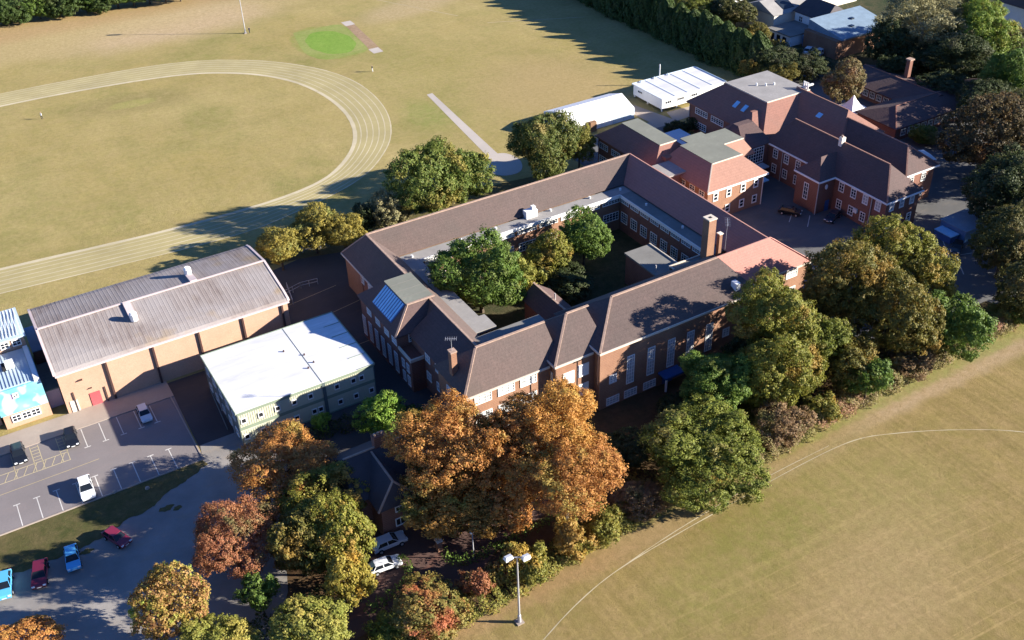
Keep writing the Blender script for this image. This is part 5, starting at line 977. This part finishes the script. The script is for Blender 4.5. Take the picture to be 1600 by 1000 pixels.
TREES = [
('tree',24.7,102.9,5.5,7.0,4.0,'orange','spreading orange-brown autumn tree beside the cream corner of the green cabin block'),
('tree',25.8,94.1,5.1,5.3,3.6,'olive_gold','green and gold tree just below the spreading orange-brown one'),
('tree',25.5,87.4,6.0,3.8,4.6,'olive_gold','gold-flecked green tree left of the parked silver car'),
('tree',20.9,89.1,5.5,3.4,4.1,'olive_dark','darker olive tree between the rust-red and the gold-flecked trees'),
('tree',14.1,94.0,5.9,4.5,4.5,'rust','rust-red autumn tree beside the lower parking road'),
('tree',4.9,88.5,5.8,3.6,4.3,'orange_lime','orange tree with a lime-green flank, at the near edge of the lower parking area'),
('tree',41.8,90.1,10.5,6.3,6.0,'orange','bright orange autumn tree nearest the slate roofed old house, upper of two'),
('tree',40.2,86.9,5.1,6.5,3.6,'olive_rust','brownish orange tree right above the drive, lower of two beside the old house'),
('tree',45.4,82.9,6.2,4.0,4.8,'orange','orange tree standing between the brownish one and the golden-orange pair'),
('tree',53.9,84.8,12.0,6.1,5.3,'orange_gold','golden-orange autumn tree directly in front of the white-boarded windows'),
('tree',51.8,78.1,10.5,6.1,4.2,'orange','orange autumn tree on the right, above the row of field edge bushes'),
('tree',48.0,85.5,11.5,3.7,4.4,'orange','rust-orange tree in the gap between the two biggest orange crowns'),
('tree',17.6,77.7,4.0,4.3,2.4,'lime','lime and yellow leaved tree at the bottom edge, right of the dark undergrowth'),
('tree',8.3,81.6,3.8,3.9,2.1,'lime','low yellow-green tree cut by the bottom edge of the photo, left of the lime tree'),
('tree',-10.7,93.4,3.6,3.6,2.0,'orange','orange treetop just showing at the bottom left corner'),
('tree',14.4,86.2,3.9,1.9,2.3,'green','narrow dark green tree below the rust-red tree'),
('tree',24.0,81.9,4.9,2.8,3.4,'gold','golden yellow tree crown above the small hedged garden with the white car'),
('tree',39.7,106.6,4.8,3.2,3.2,'bright','bright green feathery tree in the shade at the east end of the green cabin block'),
('bush',33.1,113.6,1.4,1.3,1.5,'bright','small bright green bush against the south wall of the green cabin block'),
('tree',72.6,77.9,6.5,6.6,3.6,'olive','big round olive-green tree, upper of two beside the field edge'),
('tree',70.6,73.2,4.6,5.9,3.3,'olive','broad olive-green tree bulging over the field edge, lower of two'),
('tree',82.4,85.6,5.8,5.3,4.3,'bright_dark','mid green tree before the tall hall windows, above the big olive tree'),
('tree',93.3,87.8,12.5,5.3,5.3,'olive_gold','tall tree flecked with gold, reaching over the hall eaves'),
('tree',90.5,82.1,7.5,5.2,5.8,'olive_gold','lower gold-flecked tree under the one reaching the hall eaves'),
('tree',90.1,88.5,5.3,3.2,3.8,'dark','dark tree close against the hall wall, left of the gold-flecked one'),
('tree',98.6,82.6,9.0,3.1,3.8,'olive','slim upright olive tree between the gold-flecked tree and the grove'),
('tree',110.5,89.4,11.0,5.7,6.8,'olive_dark','dark olive tree of the grove nearest the pink roof'),
('tree',127.1,94.5,7.4,6.1,6.1,'olive_gold',"rounded tree at the top of the grove, below the office block's end wall"),
('tree',127.1,87.6,6.1,3.9,4.7,'gold_olive','yellow-tinged tree on the right shoulder of the grove'),
('tree',112.7,82.3,8.4,5.9,7.1,'olive_dark','broad brownish-green tree in the middle of the grove'),
('tree',102.7,80.0,5.5,3.7,4.0,'olive_dark','low dark tree at the foot of the grove'),
('tree',120.1,76.8,6.6,4.4,5.2,'green','dense green round tree at the right end of the grove beside the lane'),
('tree',102.2,75.9,4.6,2.6,3.1,'green','narrow green tree standing out toward the field below the grove'),
('bush',86.6,77.1,2.6,3.7,2.8,'brown','large brown brambly bush at the field edge right of the big olive tree'),
('bush',94.1,76.6,2.3,2.4,2.5,'gold_olive','rounded yellow-green bush at the field edge, left of the narrow green tree'),
('bush',114.0,78.4,1.9,3.7,2.0,'brown','low brown scrub between the narrow green tree and the round green tree'),
('bush',136.3,78.2,1.8,2.9,2.0,'olive','low olive scrub at the right edge of the photo above the field corner'),
('bush',30.5,75.1,2.0,4.0,2.2,'hedge_mix','big mixed red and green bush left of the tall floodlight mast'),
('bush',36.9,75.3,2.0,1.8,2.2,'rust','reddish bush just left of the floodlight mast head'),
('bush',43.2,74.2,2.9,2.6,3.1,'gold_olive','golden bush directly behind the floodlight mast'),
('bush',50.3,75.1,2.6,2.4,2.8,'hedge_orange','orange-tinted bush, second to the right of the floodlight mast'),
('bush',55.4,75.1,2.1,2.6,2.2,'gold_olive','green-yellow bush at the end of the row below the golden-orange tree'),
('bush',62.0,76.4,1.7,3.3,1.8,'brown','dull brown bush tucked left under the big olive tree'),
('bush',25.7,75.1,1.2,2.2,1.4,'olive','olive bush at the bottom edge beside the dark lane'),
('bush',40.3,75.3,1.9,1.7,2.0,'hedge_mix','small mixed bush between the reddish and golden bushes'),
('tree',67.3,127.2,7.6,6.3,6.3,'green','largest dense green tree in the school courtyard'),
('tree',75.1,126.6,4.9,2.8,3.3,'lime','lime-yellow tree against the right side of the largest courtyard tree'),
('tree',81.7,129.1,5.2,3.9,3.6,'olive_gold','olive and gold tree in the middle of the courtyard'),
('tree',89.6,129.8,6.0,4.0,4.6,'green','round green tree in the north-east corner of the courtyard'),
('bush',82.5,125.6,2.2,4.4,2.4,'dark','dark low shrub on the courtyard floor below the round tree'),
('tree',74.8,159.2,8.6,6.2,7.4,'green_glow','dense green tree with a broad crown behind the long brown roof'),
('tree',82.7,160.9,6.7,4.4,5.3,'green_glow','narrower green tree behind the long brown roof, touching the broad one'),
('tree',100.9,160.7,8.3,5.9,7.0,'deep_green','tall dark green tree in front of the white marquee'),
('tree',110.6,162.4,5.3,3.2,3.8,'gold_olive','small yellowing tree between the dark green tree and the brick wing'),
('tree',66.2,158.7,5.4,3.6,3.9,'silver','grey-green birch left of the dense green trees behind the long roof'),
('tree',61.6,160.2,4.5,2.6,2.9,'dark','small dark blue-green tree left of the birch'),
('tree',44.1,158.6,4.9,3.6,3.3,'yellow','yellow-green tree at the end gable of the sports hall'),
('tree',51.5,160.6,5.1,4.2,3.6,'yellow','widest yellow autumn tree between the sports hall and the school'),
('tree',55.8,157.3,4.7,3.5,3.2,'yellow',"yellow-green tree nearest the school's north-west corner"),
('tree',176.6,154.1,6.0,4.6,4.6,'brown_olive','brownish-olive tree beside the white pointed canopy'),
('tree',212.3,163.5,9.1,9.7,7.9,'silver','pale silvery-leaved tree with white trunk near the lane'),
('tree',202.4,164.9,6.9,4.7,5.6,'dark','dark green tree left of the pale white-trunked tree'),
('tree',220.3,153.0,8.9,7.4,7.7,'green_fresh','fresh green tree below the houses at the top right corner'),
('tree',236.9,172.2,6.3,6.0,4.9,'dark','dark tree between the pale tree and the fresh green tree'),
('tree',205.8,132.2,8.0,5.6,6.8,'green','green tree at the right edge, level with the low hut roofs'),
('tree',173.7,112.9,9.3,8.7,8.1,'brown_dark','broad dark brownish tree right of the low hut roofs'),
('tree',160.3,97.9,7.9,6.7,6.7,'dark','dark tree at the right edge right of the office block'),
('tree',146.2,87.8,7.5,5.1,6.2,'dark_olive','dark olive tree overhanging the blue sheds at the right edge'),
('tree',137.8,77.9,6.3,4.0,4.8,'dark_olive',"shaded tree at the right edge above the lane's end"),
('tree',209.2,149.2,6.4,7.8,5.0,'dark','dark low-crowned tree behind the low hut roofs'),
('tree',196.1,157.1,4.5,3.6,2.9,'dark','small dark tree behind the first low hut roof'),
('bush',177.6,130.8,1.8,3.0,2.0,'olive','small olive bush in the shade in front of the long low hut'),
('bush',136.9,165.0,1.4,1.7,1.5,'dark','leftmost of the dark clipped bushes beside the raised white classroom'),
('bush',138.8,163.3,1.4,1.5,1.5,'dark','middle of the dark clipped bushes beside the raised white classroom'),
('bush',141.6,163.0,1.7,1.7,1.9,'dark',"rightmost of the dark clipped bushes, by the brick wing's corner"),
('tree',190.9,206.6,5.1,4.8,3.6,'dark_olive','dark garden tree beyond the cypress hedge near the top edge'),
('tree',178.5,199.7,4.4,4.0,2.8,'olive','pale olive garden tree right behind the cypress hedge'),
('tree',184.0,191.2,4.4,3.9,2.8,'olive_dark','olive garden tree left of the low white garden house'),
('tree',176.4,175.5,4.7,4.9,3.1,'dark','dark garden shrubbery tree midway between hedge end and the brick house'),
('tree',182.8,170.7,4.0,4.0,2.4,'dark','dark tree by the lane below the white cars'),
('tree',173.6,170.6,3.6,3.6,2.0,'olive_dark','low tree by the lane behind the raised classroom'),
('tree',175.1,185.9,4.2,3.5,2.6,'olive','light olive garden tree at the end of the hedge'),
('tree',186.0,217.9,4.8,5.9,3.3,'olive','garden tree behind the hedge at the top edge'),
('tree',179.2,184.6,3.7,3.2,2.1,'dark','dark shrubby garden tree between the hedge and the low white annex'),
('tree',184.3,178.7,3.6,2.8,1.9,'dark_olive','garden tree just left of the white cars'),
('tree',191.1,212.0,4.5,4.5,2.9,'dark','dark tree behind the cypress row near the top edge'),
('tree',215.3,159.6,5.1,4.7,3.6,'dark','dark tree under the pale white-trunked tree'),
('tree',203.0,158.4,4.1,4.0,2.6,'dark','low dark tree right of the first hut chimney'),
('tree',222.8,149.3,6.6,5.2,5.2,'dark_olive','shaded tree below the houses at the right edge'),
('tree',193.7,129.5,5.9,6.1,4.4,'dark','dark tree hiding the end of the long low hut'),
('tree',196.9,142.9,4.3,4.9,2.7,'dark','dark shrubby tree behind the long low hut roof'),
('bush',97.4,84.2,2.1,2.9,2.2,'dark','dark shrub under the slim upright olive tree'),
('bush',86.7,82.1,1.6,3.1,1.7,'olive_dark',"olive shrub beside the big olive tree's right flank"),
('bush',77.6,88.0,1.6,3.1,1.7,'dark','dark shrub in the shade before the tall hall windows'),
('bush',66.5,85.3,1.6,3.2,1.7,'dark','dark shrub between the orange trees and the big olive tree'),
('bush',44.4,105.9,1.7,2.2,1.9,'green',"small dark green shrub at the school's south-west corner"),
('tree',117.4,78.9,5.0,2.9,3.5,'olive_dark','brownish tree squeezed left of the dense green round tree'),
('tree',110.4,92.9,5.6,3.4,4.1,'olive_dark',"dark tree beside the pink roofed corner's end wall"),
('tree',170.7,177.4,3.7,2.5,2.1,'olive_dark','small dark tree at the lane corner by the end of the hedge'),
]
for kind, x, y, zc, Rr, rz, pal, label in TREES:
    nm = 'bush' if kind == 'bush' else ('autumn_tree' if pal.startswith(('orange', 'rust', 'gold', 'yellow')) else 'tree')
    plant(nm, x, y, zc, Rr, rz, pal, label, kind, var='airy' if pal in ('orange', 'rust', 'orange_gold', 'silver') and Rr > 4 else None)
for x, y, z, r, h_, l in ((154, 82, 6, 6, 6, 'dark tree past the right edge, nearest the field corner'), (166, 86, 7, 7, 6.5, 'dark tree past the right edge, second from the field corner'), (182, 84, 5, 6, 4.5, 'dark tree past the right edge, third from the field corner'),
    (186, 104, 7, 7, 6.5, 'dark tree past the right edge, behind the blue sheds'), (190, 118, 7, 7.5, 6.5, 'dark tree past the right edge, level with the long hut')):
    plant('tree', x, y, z, r, h_, 'dark_olive', l, 'tree')
# cypress rows
def cone(seed):
    rng = np.random.default_rng(seed); n = 9000; z = rng.random(n)**.8; a = rng.random(n)*6.283
    rad = np.where(z < .35, .92+.1*z, .96*(1-(z-.35)/.65)**.62)*(1+.12*np.sin(a*5+z*9)+.10*np.sin(a*11+z*23))*rng.uniform(.78, 1.05, n)
    P = np.stack([rad*np.cos(a), rad*np.sin(a), z*2-1], 1); N = np.stack([np.cos(a), np.sin(a), .5*np.ones(n)], 1)+rng.normal(size=(n, 3))*.5; N /= np.linalg.norm(N, axis=1)[:, None]
    return quads('crown', P, N, .13, rng)
CR['cone'] = [cone(91+i) for i in range(3)]
y = 179.5; k = 0
while y < 330:
    x = 174.3+random.uniform(-.8, .8)-max(0, (y-250))*0.02; r = random.uniform(3.0, 3.9); h_ = random.uniform(8.6, 10.8)
    if k == 0: lab, gp = 'end cypress of the tall dark hedge row, nearest the school roofs', 'cypresses of the tall dark hedge row'
    elif k < 4: lab, gp = ['', 'second', 'third', 'fourth'][k]+' cypress from the school end of the tall dark hedge row', 'cypresses of the tall dark hedge row'
    else: lab, gp = 'dark green cypress in the tall hedge row along the far field', 'cypresses of the tall dark hedge row'
    plant('cypress_tree', x, y, h_/2+.2, r, h_/2, 'cypress', lab, 'tree', gp, 'cone'); y += random.uniform(3.3, 4.4); k += 1
for i in range(16):
    x = 8+i*4.4+random.uniform(-.7, .7); yy = 338.5-i*.85+random.uniform(-1, 1)
    plant('boundary_tree', x, yy-1.5, 3.6, 4.2+random.uniform(-.5, .6), 3.8 if i < 11 else 2.6, 'cypress' if i % 3 else 'green', 'dark green boundary tree in the row at the top left edge', 'tree', 'boundary trees at the top left edge')
# clipped hedges by the drive, and bands of undergrowth
def hedge(name, pts, w, h, pal, label, group=None, leaf=.28, dens=60, kind=None, cat='hedge'):
    P = smooth(pts, 8); A, N = [], []
    for i in range(len(P)-1):
        a, b = np.array(P[i]), np.array(P[i+1]); L = np.linalg.norm(b-a); n = int(L*dens); d = (b-a)/max(L, 1e-6); s = np.array((-d[1], d[0]))
        t = RNG.random(n); th = RNG.random(n)*math.pi; rr = RNG.uniform(.75, 1.08, n)*(1+.15*np.sin((i+t)*1.7))
        q = a+np.outer(t, b-a)+np.outer(np.cos(th)*w/2*rr, s); A.append(np.column_stack([q, np.sin(th)**.6*h*rr*(1+.35*math.sin(i*2.3+P[i][0]*.9)+.15*math.sin(i*5.1))])); N.append(np.column_stack([np.outer(np.cos(th), s), np.sin(th)]))
    A = np.vstack(A); N = np.vstack(N)+RNG.normal(size=(len(A), 3))*.45; N /= np.linalg.norm(N, axis=1)[:, None]
    cx, cy = P[len(P)//2]; A[:, 0] -= cx; A[:, 1] -= cy
    me = quads(name, A, N, leaf, RNG); me.materials.append(MATS['leaves_'+pal]); o = link(name, me); o.location = (cx, cy, 0); return tag(o, label, cat, group, kind)
hedge('clipped_hedge', [(31.6, 85.2), (31.9, 83.6), (31.6, 82.2), (30.3, 80.9), (27.4, 80.1), (24.6, 79.7)], 1.2, 1.3, 'bright_dark', 'curved clipped hedge round the white car on the brown drive')
hedge('clipped_hedge', [(36.6, 82.6), (37.3, 80.9), (38.6, 80.3), (41, 80.2), (45, 80.4), (50, 80.6), (56, 81.5)], 1.1, 1.2, 'bright_dark', 'clipped hedge running under the orange trees behind the street lamp')
hedge('undergrowth', [(18, 72.6), (30, 73.9), (38, 73.9), (47, 74.8), (56, 75.6), (66, 76.4), (78, 76.6)], 4.2, 1.5, 'gold_olive', 'rough green and gold undergrowth along the near field edge', None, .26, 420, 'stuff', 'undergrowth')
hedge('undergrowth', [(79, 75.6), (86, 76.1), (94, 76.8), (104, 77.2), (116, 77.6), (130, 78.0), (150, 79)], 4.4, 1.9, 'scrub', 'dry brown and green undergrowth along the field edge toward the right', None, .26, 520, 'stuff', 'undergrowth')
hedge('undergrowth', [(63, 79), (72, 81), (84, 80.5), (98, 80.5), (112, 80), (124, 80)], 6, 1.6, 'olive_dark', 'dark undergrowth beneath the trees behind the field margin', None, .35, 160, 'stuff', 'undergrowth')
hedge('undergrowth', [(10, 84), (16, 82.5), (22, 83.5), (26, 85)], 5, 1.8, 'dark', 'dark undergrowth beneath the golden and green trees', None, .35, 200, 'stuff', 'undergrowth')
hedge('undergrowth', [(30, 113), (36, 112.5), (42, 111), (46, 109.5)], 3, 1.3, 'dark', 'dark shrubs in the shade beside the green cabin block', None, .35, 120, 'stuff', 'undergrowth')
hedge('undergrowth', [(60, 151), (75, 152.5), (90, 154)], 3, .8, 'dark_olive', 'low plants in the shade behind the long brown roof', None, .3, 80, 'stuff', 'undergrowth')
hedge('garden_shrubs', [(179, 176), (184, 183), (190, 190), (186, 198), (184, 212)], 7, 2.2, 'olive_dark', 'garden shrubs filling the plots behind the cypress row', None, .5, 200, 'stuff', 'shrubs')
hedge('garden_shrubs', [(200, 158), (215, 150), (230, 148), (214, 138), (205, 118), (190, 112)], 14, 2.4, 'dark', 'dark shrubs filling the wood behind the low huts', None, .6, 260, 'stuff', 'shrubs')
hedge('garden_shrubs', [(180, 172), (186, 170.5), (192, 174)], 4, 2.0, 'dark', 'dark hedge bank along the lane below the two white cars', None, .4, 180, 'stuff', 'shrubs')
